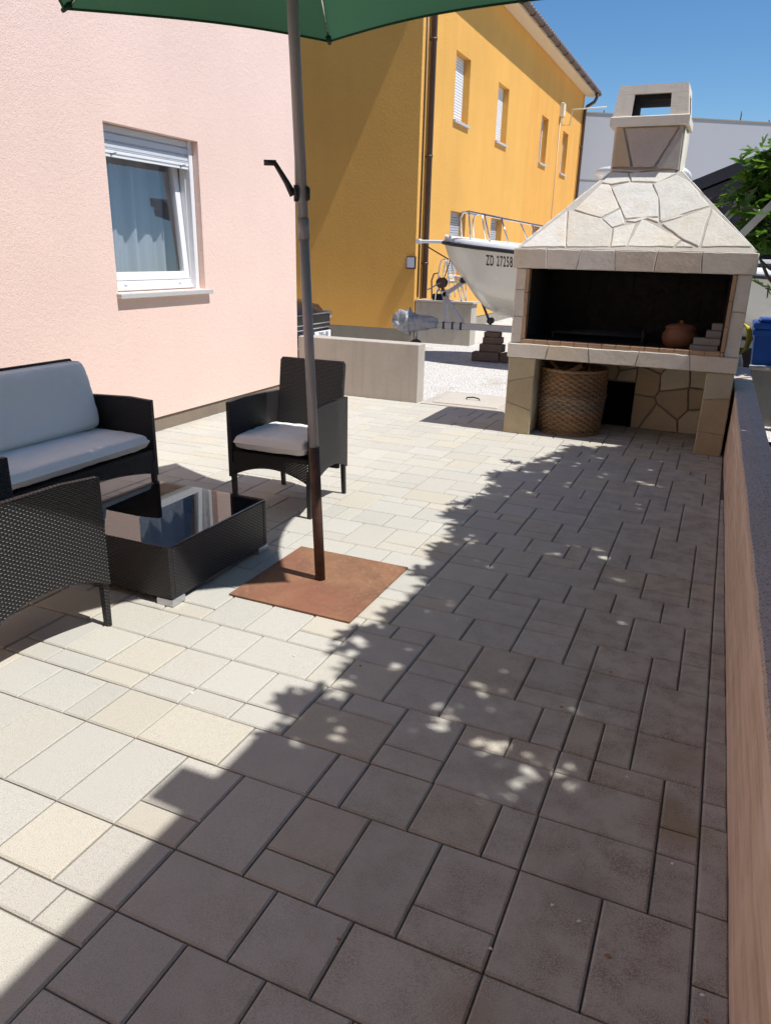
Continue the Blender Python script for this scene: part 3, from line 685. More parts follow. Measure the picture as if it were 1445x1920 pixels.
# hood with traced flagstones
x0, x1, z0 = -1.76, .16, 1.636; tx0, tx1, z1, ty0, ty1 = -1.075, -.525, 2.258, 7.08, 7.50
core = MB(); B = [(x0+.02, yf-.005, z0), (x1-.02, yf-.005, z0), (x1-.02, yb, z0), (x0+.02, yb, z0)]; T = [(tx0, ty0, z1), (tx1, ty0, z1), (tx1, ty1, z1), (tx0, ty1, z1)]
core.add(B+T, [(3, 2, 1, 0), (4, 5, 6, 7), (0, 1, 5, 4), (1, 2, 6, 5), (2, 3, 7, 6), (3, 0, 4, 7)])
hood = core.build('hood', M['mortar'], t)
mb = MB(); o = Vector((0, yf-.005, z0)); Vv = Vector((0, ty0-yf+.005, z1-z0)); SL = Vv.length; Vv.normalize(); Nf = FX.cross(Vv)
tr = [[(-1.077, 2.263), (-0.935, 2.252), (-0.904, 2.178), (-1.055, 2.155), (-1.142, 2.173)],
 [(-0.926, 2.252), (-0.562, 2.27), (-0.548, 2.237), (-0.685, 2.167), (-0.896, 2.178)],
 [(-1.073, 2.161), (-0.952, 1.967), (-1.083, 1.886), (-1.324, 1.951), (-1.141, 2.165)],
 [(-1.05, 2.131), (-0.912, 2.178), (-0.731, 2.16), (-0.654, 2.047), (-0.626, 1.896), (-0.886, 1.879), (-0.944, 1.967)],
 [(-0.723, 2.16), (-0.547, 2.229), (-0.436, 2.172), (-0.251, 1.983), (-0.437, 1.92), (-0.611, 1.857), (-0.651, 2.031)],
 [(-1.074, 1.878), (-0.942, 1.959), (-0.881, 1.839), (-0.977, 1.806)],
 [(-1.376, 1.951), (-1.083, 1.886), (-0.977, 1.806), (-0.97, 1.655), (-1.318, 1.648), (-1.332, 1.672)],
 [(-1.382, 1.943), (-1.327, 1.648), (-1.717, 1.641)],
 [(-0.969, 1.806), (-0.799, 1.848), (-0.835, 1.665), (-0.962, 1.655)],
 [(-0.835, 1.665), (-0.759, 1.888), (-0.416, 1.719), (-0.467, 1.664)],
 [(-0.882, 1.863), (-0.76, 1.896), (-0.625, 1.888), (-0.617, 1.849), (-0.71, 1.88), (-0.8, 1.852)],
 [(-0.592, 1.841), (-0.242, 1.975), (-0.279, 1.668), (-0.401, 1.719)],
 [(-0.609, 1.849), (-0.574, 1.912), (-0.436, 1.917), (-0.448, 1.897)],
 [(-0.233, 1.967), (0.055, 1.726), (0.106, 1.675), (-0.264, 1.668)],
 [(-0.415, 1.711), (-0.316, 1.667), (-0.459, 1.664)]]
ks = SL/(z1-z0)
for p in tr: stone(mb, [(a, (b-z0)*ks) for a, b in p], o, FX, Vv, Nf, .007, rg, PALE, .0032)
for sx, xa, xb in ((-1, x0+.02, tx0), (1, x1-.02, tx1)):
    Vs = Vector((xb-xa, 0, z1-z0)); L = Vs.length; Vs.normalize(); nn = FY.cross(Vs); nn = nn if nn.x*sx > 0 else -nn
    clad(mb, [(yf, 0), (yb, 0), (ty1, L), (ty0, L)], (xa, 0, z0), FY, Vs, nn, 7, rg, PALE, .014)
mb.build('flagstones', M['stone'], hood)
mb = MB(); cz = 2.60
core = MB(); core.add([(tx0+.01, ty0+.01, 2.25), (tx1-.01, ty0+.01, 2.25), (tx1-.01, ty1, 2.25), (tx0+.01, ty1, 2.25), (tx0+.0, ty0+.0, cz), (tx1-.03, ty0, cz), (tx1-.03, ty1-.02, cz), (tx0, ty1-.02, cz)],
    [(3, 2, 1, 0), (4, 5, 6, 7), (0, 1, 5, 4), (1, 2, 6, 5), (2, 3, 7, 6), (3, 0, 4, 7)])
chim = core.build('chimney', M['mortar'], t)
DUSK = [(.58, .47, .40), (.55, .47, .41), (.58, .50, .44)]
for p, pal in (([(0, .035), (.16, .035), (.06, .34), (0, .34)], [(.60, .46, .31)]), ([(.175, .03), (.34, .03), (.50, .33), (.075, .335)], DUSK), ([(.355, .03), (.54, .0), (.535, .34), (.51, .335)], [(.55, .51, .46)]), ([(0, 0), (.2, -.01), (.36, .015), (.2, .02), (0, .028)], DUSK)):
    stone(mb, [(a, b) for a, b in p], (tx0, ty0+.002, 2.262), FX, FZ, -FY, .016, rg, pal, .004)
clad(mb, rect(.42, .34), (tx1-.012, ty0, 2.245), FY, FZ, FX, 3, rg, PALE, .014); clad(mb, rect(.42, .34), (tx0+.002, ty0, 2.245), FY, FZ, -FX, 3, rg, STONES, .014)
mb.build('stone_cladding', M['stone'], chim)
mb = MB(); a0, a1, b0, b1 = -1.125, -.505, 7.03, 7.53
mb.box(a0, b0, cz, a1, b1, cz+.075, ch=.006)
cap = mb.build('chimney_cap', M['cap_cement'], t)
mb = MB(); ztop = 2.905; zo = cz+.076
def taper(mb, quads):                             # vertical prism between z0 and z1, its outer side leaning inwards
    pass
lean = .03
def leanbox(x0, x1, y0, y1, z0, z1):
    def q(x, y, z):
        k = (z-zo)/(ztop-zo); cx, cy = (a0+a1)/2, (b0+b1)/2
        return (cx+(x-cx)*(1-k*.10), cy+(y-cy)*(1-k*.10), z)
    mb.add([q(x0, y0, z0), q(x1, y0, z0), q(x1, y1, z0), q(x0, y1, z0), q(x0, y0, z1), q(x1, y0, z1), q(x1, y1, z1), q(x0, y1, z1)],
           [(3, 2, 1, 0), (4, 5, 6, 7), (0, 1, 5, 4), (1, 2, 6, 5), (2, 3, 7, 6), (3, 0, 4, 7)])
A0, A1, B0, B1 = a0+.015, a1-.015, b0+.015, b1-.015
for (xa, xb) in ((A0, A0+.145), (A1-.14, A1)):
    for (ya_, yb_) in ((B0, B0+.12), (B1-.12, B1)): leanbox(xa, xb, ya_, yb_, zo, 2.838)
leanbox(A0, A1, B0, B1, 2.839, ztop)
mb.build('cowl', M['cap_cement'], cap)
mb = MB(); mb.box(A0+.07, B0+.05, 2.80, A1-.07, B1-.05, 2.835); mb.box(A0+.148, B0+.05, zo+.002, A0+.165, B1-.05, 2.80); mb.build('soot_lining', M['soot_and_shade'], cap)
# firebox
mb = MB(); mb.box(-1.644, 7.44, .83, .034, 7.50, 1.62); mb.box(-1.643, 6.80, .832, -1.60, 7.44, 1.469); mb.box(-.01, 6.80, .832, .033, 7.44, 1.469); mb.box(-1.6, 6.76, 1.475, -.01, 7.44, 1.60)
mb.box(-1.643, 6.76, .831, .033, 7.44, .842)
for i in range(4):
    for j in range(3): mb.box(-1.58+.39*i+(.2 if j % 2 else 0), 7.425, .86+.2*j, -1.58+.39*i+.37+(.2 if j % 2 else 0), 7.441, 1.04+.2*j)
mb.build('firebox', M['soot_and_shade'], t)
mb = MB(); g = .004                               # firebrick trim round the opening
x = -1.645
while x < .02:
    w = min(.118, .034-x); mb.box(x+g/2, yf-.012, .831, x+w-g/2, yf+.07, .866, ch=.003); x += .118
for xa in (-1.644, .006):
    z = .868
    while z < 1.46:
        h = min(.2, 1.469-z); mb.box(xa, yf-.012, z+g/2, xa+.028, yf+.07, z+h-g/2, ch=.003); z += .2
mb.build('brick_trim', M['trim'], t)
mb = MB(); PANEL = [(.66, .58, .44), (.60, .50, .36), (.70, .64, .50), (.56, .46, .32)]; rg2 = random.Random(8)                 # crazy paved wall under the hearth with a dark opening on its left
core = MB(); core.box(-1.5, 7.52, .0, -.98, 7.56, .70); core.box(-.98, 7.52, .44, -.69, 7.56, .70); core.box(-.69, 7.52, 0, -.07, 7.56, .70)
bw = core.build('back_wall', M['plinth2'], t)
clad(mb, [(0, 0), (.62, 0), (.62, .70), (0, .70)], (-.69, 7.519, 0), FX, FZ, -FY, 9, rg2, PANEL, .02, gap=.007); clad(mb, rect(.81, .25), (-1.5, 7.519, .45), FX, FZ, -FY, 4, rg2, PANEL, .02, gap=.007)
mb.build('stone_cladding', M['stone'], bw)
mb = MB(); mb.box(-1.5, 7.9, 0, -.07, 7.93, .7); mb.box(-1.5, 7.565, -.02, -1.45, 7.9, .7); mb.box(-.12, 7.565, -.02, -.07, 7.9, .7); mb.box(-1.5, 7.56, .69, -.07, 7.95, .705); mb.box(-1.45, 7.57, -.02, -.12, 7.9, .004); mb.build('recess', M['soot_and_shade'], t)  # black box behind the opening, painting the shade inside it

# petals and grit lying on the paving
rgp = random.Random(17)
for k, (x, y) in enumerate([(-.02, 1.43), (-.28, 1.33), (.19, 1.42), (.20, 1.36), (-.10, 1.50), (-.17, 1.52), (-.33, 2.42), (.10, 1.80), (-.06, 2.12), (-1.12, 2.35), (-.9, 2.9), (-.55, 3.4), (-.2, 2.75), (-1.6, 1.9), (-1.4, 2.3), (-.62, 1.2)]):
    mb = MB(); q = 7; a0_ = rgp.uniform(0, 6); sz = rgp.uniform(.004, .008) if k else .010
    ring_ = [(x+sz*math.cos(a0_+2*math.pi*i/q)*rgp.uniform(.7, 1.2), y+.7*sz*math.sin(a0_+2*math.pi*i/q)*rgp.uniform(.7, 1.2)) for i in range(q)]
    mb.add([(u, v, .0015) for u, v in ring_]+[(u*.7+x*.3, v*.7+y*.3, .0045) for u, v in ring_], [tuple(range(q, 2*q))]+[(i, (i+1) % q, q+(i+1) % q, q+i) for i in range(q)])
    tag(mb.build('petal', M['boat_white'] if k % 3 else M['wood'], None), 'tiny pale fleck of petal or grit lying on the terrace paving', 'petal', 'petals and grit on the paving')
# things in and under the barbecue
t = thing('grill_grate', (-1.0, 7.1, .85), 'low black iron grate standing on the hearth floor', 'grate')
mb = MB()
for i in range(12): yy = 6.92+.04*i; mb.tube([(-1.42, yy, .925), (-.62, yy, .925)], .005, 6)
for xx in (-1.42, -.62): mb.tube([(xx, 6.92, .925), (xx, 7.36, .925)], .007, 6)
mb.build('bars', M['rubber'], t)
for xx in (-1.41, -.63):
    for yy in (6.93, 7.35):
        mb = MB(); mb.tube([(xx, yy, .842), (xx, yy, .985 if xx > -1 else .93)], .008, 6); mb.build('leg', M['rubber'], t)
t = thing('clay_pot', (-.335, 7.08, .843), 'squat brown clay cooking pot with lid inside the barbecue', 'pot')
mb = MB(); mb.lathe([(0, 0), (.10, 0), (.135, .03), (.15, .08), (.145, .12), (.125, .155), (.135, .168), (.12, .168), (.11, .15), (0, .14)], (-.335, 7.08, .843), 36); mb.build('bowl', M['terracotta'], t)
mb = MB(); mb.lathe([(.128, .169), (.13, .178), (.09, .198), (.03, .208), (.018, .212), (.02, .23), (0, .236)], (-.335, 7.08, .843), 36); mb.build('lid', M['terracotta'], t)
bl = None
for i, (x, y, z, w, lab) in enumerate([(-.235, 6.80, .8435, .215, 'pale grey brick lying lowest in the stack on the right of the hearth'), (-.215, 6.84, .901, .215, 'grey brick second from the bottom of the hearth stack'),
        (-.125, 6.90, .959, .125, 'short grey brick third up in the hearth stack'), (-.09, 6.93, 1.017, .09, 'small brick topmost on the stack inside the barbecue')]):
    mb = MB(); mb.box(x, y, z, x+w, y+.11, z+.056, ch=.004); tag(mb.build('brick', M['greybrick'], None), lab, 'brick', 'bricks stacked in the barbecue')
# willow log basket
cx, cy, br = -1.215, 7.10, .30
t = thing('wicker_basket', (cx, cy, 0), 'round brown willow log basket under the barbecue hearth', 'basket')
ns = 44; rgb = random.Random(2)
def brad(z): return br*(.93+.09*math.sin(math.pi*min(1, z/.62)*.75))
mb = MB()
for k in range(ns):
    a = 2*math.pi*(k+.5)/ns; mb.tube([((brad(z)+.001)*math.cos(a)+cx, (brad(z)+.001)*math.sin(a)+cy, z) for z in (.0, .15, .3, .45, .6)], .0055, 6, True, (.20, .12, .06))
mb.build('stakes', M['willow'], t)
mb = MB(); rows = 50; nseg = ns*4
for i in range(rows):
    z = .016+.568*i/(rows-1); ph = (i//2) % 2; hue = noise.noise((z*5, 1, 0)); cb = (.33, .20, .10) if hue > -.1 else (.36, .28, .19); kk = rgb.uniform(.8, 1.15)
    pts = []
    for q in range(nseg+1):
        a = 2*math.pi*q/nseg; rr = brad(z)+.0075*math.cos(a*ns/2+math.pi*ph)+(.007 if abs(z-.36) < .012 else 0)
        pts.append((cx+rr*math.cos(a), cy+rr*math.sin(a), z+.0015*noise.noise((a*3, z*20, 0))))
    mb.tube(pts, .0052, 5, False, tuple(x*kk for x in cb))
mb.build('weave', M['willow'], t)
mb = MB(); mb.lathe([(0, .01), (br*.88, .01), (br*.9, .50), (0, .48)], (cx, cy, 0), 48); mb.build('shade_insert', M['soot_and_shade'], t)  # black insert added to paint the shade in the weave gaps
for zz, rt_, nm in ((.593, .016, 'rim'), (.34, .009, 'band'), (.012, .012, 'foot_ring')):
    rr = br*(.93+.09*math.sin(math.pi*min(1, zz/.62)*.75))+.004; mb = MB()
    for s2 in range(2):
        mb.tube([(cx+(rr+.004*math.sin(14*a+s2*3.1))*math.cos(a), cy+(rr+.004*math.sin(14*a+s2*3.1))*math.sin(a), zz+.005*math.cos(14*a+s2*3.1)) for a in [2*math.pi*q/120 for q in range(121)]], rt_*.7, 6, True, (.30, .18, .09))
    mb.build(nm, M['willow'], t)
for (x, y, z, l, w, ry, rz, lab) in [(-1.19, 7.02, .60, .13, .045, 28, 30, 'pale sawn wood offcut sticking out of the log basket'), (-1.36, 7.02, .59, .2, .03, 38, 150, 'thin split stick leaning at the left rim of the log basket'),
        (-1.33, 7.10, .57, .22, .05, 12, 70, 'darker split log lying in the back of the basket'), (-1.07, 7.06, .585, .2, .03, 18, 100, 'short stick at the right rim of the log basket')]:
    mb = MB(); Mx = Matrix.Translation((x, y, z)) @ Matrix.Rotation(R(rz), 4, 'Z') @ Matrix.Rotation(R(-ry), 4, 'Y')
    mb.panel([(-.5*w, -.4*w), (.5*w, -.45*w), (.55*w, .3*w), (-.2*w, .5*w)], Mx @ Vector((0, 0, 0)), Mx.to_3x3() @ Vector((0, 1, 0)), Mx.to_3x3() @ Vector((0, 0, 1)), l)
    tag(mb.build('firewood', M['wood'], None, bevel=.003), lab, 'firewood', 'firewood in the basket')

# ---------------------------------------------------------------- rattan furniture
def arc(u0, u1, za, zm, n=14): return [(u0+(u1-u0)*i/n, za+(zm-za)*(1-(2*i/n-1)**2)) for i in range(n+1)]
def seat_body(t, W2, B2, D=.56):
    yf_, yr = -.28, .26
    for s in (-1, 1):
        p0 = Vector((s*W2, yf_, 0)); p1 = Vector((s*B2, yr+.02, 0)); U_ = (p1-p0); L = U_.length; U_.normalize()
        bot = arc(.0, L, .20, .275); top = [(L, .675), (L*.7, .683), (L*.3, .69), (0, .68)]
        mb = MB(); mb.panel(bot+top, p0, U_, (0, 0, 1), .034); mb.build('arm', M['wicker'], t, uv=True, shift=False, bevel=.005)
    w = W2-.02
    mb = MB(); mb.panel(arc(-w, w, .215, .285)+[(w, .375), (-w, .375)], (0, yf_+.016, 0), (1, 0, 0), (0, 0, 1), .03); mb.build('apron', M['wicker_open'], t, uv=True, shift=False, bevel=.006)
    mb = MB(); mb.box(-w+.02, yf_+.03, .34, w-.02, yr, .374); mb.build('seat', M['wicker'], t, uv=True, shift=False)
    b = B2-.016; Vb = Vector((0, .12, .9)).normalized()
    mb = MB(); mb.panel([(-b, .20), (b, .20), (b, .885), (b-.015, .905), (-b+.015, .905), (-b, .885)], (0, yr-.075, 0), (1, 0, 0), Vb, .036); mb.build('backrest', M['wicker'], t, uv=True, shift=False, bevel=.005)
    for sx in (-1, 1):
        for (yy, xx, dy) in ((yf_+.014, W2-.016, 0), (yr+.012, B2-.016, .02)):
            mb = MB(); a = .015; mb.add([(sx*xx-a*.8, yy-a*.8+dy, 0), (sx*xx+a*.8, yy-a*.8+dy, 0), (sx*xx+a*.8, yy+a*.8+dy, 0), (sx*xx-a*.8, yy+a*.8+dy, 0),
                 (sx*xx-a, yy-a, .3), (sx*xx+a, yy-a, .3), (sx*xx+a, yy+a, .3), (sx*xx-a, yy+a, .3)], [(3, 2, 1, 0), (4, 5, 6, 7), (0, 1, 5, 4), (1, 2, 6, 5), (2, 3, 7, 6), (3, 0, 4, 7)])
            mb.build('leg', M['wicker'], t, uv=True, shift=False)
def cushion(name, w, d, th, mat, label, seed=1, puff=.5, nx=40, ny=34):
    mb = MB(); 
    def hgt(u, v): return max(0., (1-abs(u)**(nx*.40))*(1-abs(v)**(ny*.40)))**puff*(1-.16*(u*u+v*v)*.5)
    for sgn in (1, -1):
        b = len(mb.v)
        for i in range(nx+1):
            for j in range(ny+1):
                u, v = 2*i/nx-1, 2*j/ny-1
                wob = .014*noise.noise((u*2.1+seed, v*2.3, sgn))+.010*noise.noise((u*5*w/.5+seed, v*5, sgn))
                k = 1-.03*abs(v)**3*abs(u)**3
                mb.v.append(Vector((u*w/2*k, v*d/2*k, sgn*(th/2*hgt(u, v)*(1+wob*9)))))
        for i in range(nx):
            for j in range(ny):
                q = (b+i*(ny+1)+j, b+(i+1)*(ny+1)+j, b+(i+1)*(ny+1)+j+1, b+i*(ny+1)+j+1); mb.face(q if sgn > 0 else q[::-1], None, True)
    root = mb.build(name, mat, None); tag(root, label, 'cushion')
    mb = MB(); pts = []
    for q in range(121):
        a = 2*math.pi*q/120; c_, s_ = math.cos(a), math.sin(a); m_ = max(abs(c_), abs(s_)); 
        uu, vv = c_/m_, s_/m_; rr = 1/((abs(uu)**18+abs(vv)**18)**(1/18)); pts.append((uu*rr*w/2, vv*rr*d/2, 0))
    mb.tube(pts, .0045, 6); mb.build('piping', mat, root, shift=False)
    return root
t1 = thing('rattan_armchair', (0, 0, 0), 'dark rattan armchair behind the parasol pole, facing the glass table', 'armchair', 'rattan armchairs')
seat_body(t1, .285, .252)
t2 = t1.copy(); COL.objects.link(t2); t2['label'] = 'dark rattan armchair at the lower left, seen from outside its arm'
for ch in list(t1.children):
    c = ch.copy(); COL.objects.link(c); c.parent = t2
t1.location = (-2.435, 4.03, 0); t1.rotation_euler.z = R(1.5)
t2.location = (-2.545, 1.92, 0); t2.rotation_euler.z = R(180-4)
t = thing('rattan_sofa', (0, 0, 0), 'two seat dark rattan sofa standing along the pink house wall', 'sofa')
seat_body(t, .60, .57); t.location = (-3.42, 2.955, 0); t.rotation_euler.z = R(90)
c = cushion('seat_cushion', .51, .50, .10, M['cushion'], 'white seat cushion on the armchair behind the pole', 2, .30); c.location = (-2.437, 3.985, .435); c.rotation_euler.z = R(1.5)
c = cushion('seat_cushion', .51, .50, .10, M['cushion'], 'white seat cushion just showing over the lower left armchair', 3, .30); c.location = (-2.545, 1.96, .445); c.rotation_euler.z = R(176)
c = cushion('seat_cushion', 1.13, .54, .10, M['cushion'], 'long white seat cushion spread over the rattan sofa', 4, .30, 60, 30); c.location = (-3.395, 2.955, .432); c.rotation_euler = (R(0), 0, R(90))
c = cushion('back_cushion', 1.08, .42, .12, M['cushion'], 'large upright white back cushion leaning on the sofa backrest', 5, .36, 50, 24); c.location = (-3.575, 2.955, .69); c.rotation_euler = (R(76), 0, R(90))
# glass topped table
TX0, TX1, TY0, TY1, TH = -2.87, -2.12, 2.43, 3.23, .295
t = thing('coffee_table', ((TX0+TX1)/2, (TY0+TY1)/2, 0), 'low dark rattan coffee table with a reflecting glass top', 'table')
mb = MB(); p = .03
mb.box(TX0, TY0, .035, TX1, TY0+p, TH-.008); mb.box(TX0, TY1-p, .035, TX1, TY1, TH-.008); mb.box(TX0, TY0+p, .035, TX0+p, TY1-p, TH-.008); mb.box(TX1-p, TY0+p, .035, TX1, TY1-p, TH-.008)
mb.build('wicker_frame', M['wicker'], t, uv=True, bevel=.006)
mb = MB(); mb.box(TX0+p, TY0+p, .12, TX1-p, TY1-p, .14); mb.build('shelf', M['wicker'], t, uv=True)
mb = MB(); mb.box(TX0+.004, TY0+.004, TH-.006, TX1-.004, TY1-.004, TH); mb.build('glass_top', M['table_glass'], t, bevel=.0015)
M['alu'] = plain('aluminium_foot', (.55, .56, .57), .35, .8, .08)
for (x, y) in ((TX0, TY0), (TX1-.085, TY0), (TX0, TY1-.085), (TX1-.085, TY1-.085)):
    mb = MB(); mb.box(x-.003, y-.003, 0, x+.088, y+.088, .034, ch=.003); mb.build('foot', M['alu'], t)

# ---------------------------------------------------------------- parasol
t = thing('rusty_stand', (-1.645, 2.99, 0), 'flat square rusty steel plate with a dark tube welded upright, carrying the parasol', 'parasol stand')
mb = MB(); mb.box(-1.965, 2.65, .002, -1.32, 3.335, .010); mb.build('plate', M['rust'], t)
P0 = Vector((-1.657, 2.995, 0)); P1 = Vector((-1.765, 2.985, 2.62)); ax = (P1-P0)/P1.z
mb = MB(); mb.tube([P0+ax*.009, P0+ax*.69], .0255, 20); mb.build('tube', M['rust_tube'], t)
t = thing('parasol', tuple(P0+ax*.69), 'green garden parasol on a leaning grey pole with a black crank', 'parasol')
mb = MB(); mb.tube([P0+ax*.60, P0+ax*1.645], .0225, 20); mb.build('lower_pole', M['pole_grey'], t)
mb = MB(); mb.tube([P0+ax*1.645, P0+ax*3.12], .0238, 20); mb.build('upper_pole', M['pole_grey'], t)
mb = MB(); mb.tube([P0+ax*1.615, P0+ax*1.70], .0262, 20); mb.build('collar', M['pole_grey'], t)
q = P0+ax*1.80; side = Vector((-.84, -.54, 0)).normalized(); mb = MB()
mb.tube([q+side*.016, q+side*.034], [.036, .033], 20); mb.tube([q-side*.018, q-side*.034], [.034, .026], 20); mb.build('crank_housing', M['black_plastic'], t)
mb = MB(); a = q+side*.036; perp = Vector((-side.y, side.x, 0)); k = a+Vector((0, 0, .115))+side*.075
mb.tube([a-Vector((0, 0, .008)), a+(k-a)*.35, k], [.016, .0125, .0095], 10); mb.tube([k-side*.006, k+side*.045-perp*.004], [.0115, .0115], 10); mb.build('crank_handle', M['black_plastic'], t)
# canopy: six panels with sagging rims
hub = P0+ax*3.13; RC = 1.40
tips = []
for k in range(6):
    a = R(112-60*k); d = Vector((math.cos(a), math.sin(a), 0)); tips.append(Vector((P1.x, P1.y, 0))+d*RC+Vector((0, 0, 2.695+.045*d.x+.02*d.y)))
NU, NV = 14, 14; mb = MB()
def canopy_pt(k, u, v):                           # u hub->rim, v across panel
    A, B = tips[k], tips[(k+1) % 6]
    ra = hub.lerp(A, u)+Vector((0, 0, .045*math.sin(math.pi*u))); rb = hub.lerp(B, u)+Vector((0, 0, .045*math.sin(math.pi*u)))
    p = ra.lerp(rb, v); mid = 4*v*(1-v)
    cen = Vector((P1.x, P1.y, p.z)); inw = (cen-p); inw.z = 0
    p += inw*(.115*mid*u**3) + Vector((0, 0, -.012*mid*u))
    return p
for k in range(6):
    b = len(mb.v)
    for i in range(NU+1):
        for j in range(NV+1): mb.v.append(canopy_pt(k, .03+.97*i/NU, j/NV))
    for i in range(NU):
        for j in range(NV): mb.face((b+i*(NV+1)+j, b+(i+1)*(NV+1)+j, b+(i+1)*(NV+1)+j+1, b+i*(NV+1)+j+1), None, True)
can = mb.build('canopy', M['canvas'], t)
mb = MB()
for k in range(6): mb.tube([canopy_pt(k, 1.0, j/NV)+Vector((0, 0, -.004)) for j in range(NV+1)], .006, 6)
mb.build('hem', M['canvas'], can)
for k in range(6):
    mb = MB(); mb.tube([canopy_pt(k, u, 0)+Vector((0, 0, -.012)) for u in (.03, .25, .5, .75, .985)], .0065, 8); rb = mb.build('rib', M['chrome'], t)
    mb = MB(); A = tips[k]; inw = (hub-A).normalized(); e = A-Vector((0, 0, .008)); mb.tube([e-inw*.012, e+inw*.05], [.010, .016], 8); mb.build('tip_pocket', M['canvas'], rb)
    mb = MB(); mb.tube([canopy_pt(k, .5, 0)+Vector((0, 0, -.02)), P0+ax*2.62], .006, 8); mb.build('strut', M['chrome'], rb)
mb = MB(); mb.tube([P0+ax*2.58, P0+ax*2.66], .04, 16); mb.tube([P0+ax*3.07, P0+ax*3.17], .035, 16); mb.build('hub', M['black_plastic'], t)

# ---------------------------------------------------------------- boat on its trailer
BY = 11.6
t = thing('boat', (-1.5, BY, 0), 'small cream motor boat with bow rail resting on a trailer beyond the terrace', 'boat')
KE = [(-4.17, 1.70), (-4.09, 1.52), (-3.96, 1.33), (-3.78, 1.14), (-3.62, .95), (-3.45, .79), (-3.25, .70), (-2.9, .645), (-2.3, .62), (-1.4, .60), (0, .59), (1.4, .58)]
BM = [.02, .16, .29, .43, .53, .62, .70, .79, .90, 1.0, 1.03, 1.0]
SH = [1.74, 1.73, 1.715, 1.70, 1.685, 1.67, 1.655, 1.625, 1.57, 1.49, 1.41, 1.36]
def section(i):
    x, zk = KE[i]; b = BM[i]; zs = SH[i]; pts = []
    prof = [(0, 0), (.22, .07), (.48, .17), (.74, .30), (.80, .33), (.86, .52), (.93, .78), (1, 1)]
    for u, w in prof:
        wide = u if i > 4 else u*(.55+.09*i) if u < .9 else u
        pts.append((x, b*wide, zk+(zs-zk)*w))
    return pts
mb = MB(); m = 8; secs = [section(i) for i in range(len(KE))]
for s in (-1, 1):
    b = len(mb.v)
    for sc_ in secs:
        for (x, y, z) in sc_: mb.v.append(Vector((x, BY+s*y, z)))
    for i in range(len(secs)-1):
        for k in range(m-1):
            q = (b+i*m+k, b+(i+1)*m+k, b+(i+1)*m+k+1, b+i*m+k+1); mb.face(q if s < 0 else q[::-1], None, True)
b = len(mb.v)
L_ = secs[-1]; mb.add([(x, BY-y, z) for x, y, z in L_]+[(x, BY+y, z) for x, y, z in L_][::-1], [tuple(range(16))])
hull = mb.build('hull', M['gelcoat'], t)
bvh = BVHTree.FromPolygons([tuple(v) for v in mb.v], mb.f)
mb = MB(); rails = []
for s in (-1, 1): mb.tube([(sc_[-1][0]-(.02 if i == 0 else 0), BY+s*(sc_[-1][1]+.006), sc_[-1][2]) for i, sc_ in enumerate(secs)], .028, 8)
mb.build('rub_rail', M['rubber'], hull)
mb = MB()                                        # foredeck with a small raised gunwale
prev = None
for i, sc_ in enumerate(secs):
    x, y, z = sc_[-1]; mb.v += [Vector((x, BY-y+.004, z)), Vector((x, BY-y+.012, z+.075)), Vector((x, BY-y*.8, z+.10)), Vector((x, BY, z+.12)), Vector((x, BY+y*.8, z+.10)), Vector((x, BY+y-.012, z+.075)), Vector((x, BY+y-.004, z))]
for i in range(len(secs)-1):
    for k in range(6): mb.face((i*7+k, i*7+7+k, i*7+8+k, i*7+k+1), None, True)
mb.build('deck', M['boat_white'], t)
mb = MB()
def railz(x): return 2.17-.155*(x+3.9)
for s in (-1, 1):
    top = [(-3.80, BY+s*.30, 1.80), (-3.83, BY+s*.30, 2.08), (-3.79, BY+s*.31, 2.16), (-3.70, BY+s*.33, 2.175), (-3.2, BY+s*.52, 2.08), (-2.66, BY+s*.66, 1.99), (-2.1, BY+s*.78, 1.89), (-1.75, BY+s*.82, 1.65)]
    mb.tube(top, .013, 8)
    for (xa, ya_, xb, yb_) in ((-3.62, .40, -3.70, .33), (-3.28, .52, -3.42, .45), (-2.98, .62, -3.14, .54), (-2.52, .72, -2.66, .66)):
        zt = 2.175-.18*(xb+3.70) if xb < -2.66 else 1.99; mb.tube([(xa, BY+s*ya_, 1.72), (xb, BY+s*yb_, zt)], .011, 8)
mb.tube([(-3.79, BY-.31, 2.16), (-3.93, BY, 2.18), (-3.79, BY+.31, 2.16)], .013, 8)
mb.build('bow_rail', M['chrome'], t)
mb = MB(); mb.box(-4.62, BY-.05, 1.725, -3.7, BY+.05, 1.775, ch=.012); mb.tube([(-4.60, BY-.06, 1.75), (-4.60, BY+.06, 1.75)], .04, 12); mb.build('anchor_roller', M['boat_white'], t)
mb = MB(); mb.tube([(-4.52, BY-.02, 1.71), (-4.1, BY-.02, 1.50)], .010, 6); mb.build('bow_stay', M['brown_pipe'], t)
for s in (-1, 1):                                # wheelhouse and hard top behind the chimney
    for xa, xb in ((-1.75, -1.65), (-.95, -.98)):
        mb = MB(); mb.tube([(xa, BY+s*.7, 1.70), (xb, BY+s*.6, 2.62)], .022, 8); mb.build('roof_post', M['chrome'], t)
mb = MB(); pr = []
for i in range(17):
    a = 2*math.pi*i/16
for j, (zz, k) in enumerate(((2.60, .90), (2.625, 1.0), (2.67, 1.0), (2.70, .93), (2.715, .6), (2.72, 0.02))):
    for i in range(32):
        a = 2*math.pi*i/32; c_, s_ = math.cos(a), math.sin(a); c_ = math.copysign(abs(c_)**.55, c_); s_ = math.copysign(abs(s_)**.55, s_)
        mb.v.append(Vector((-1.32+.60*k*c_, BY+.85*k*s_, zz)))
    if j:
        for i in range(32): mb.face(((j-1)*32+i, (j-1)*32+(i+1) % 32, j*32+(i+1) % 32, j*32+i), None, True)
mb.face(list(range(32))[::-1]); mb.build('hard_top', M['boat_white'], t)
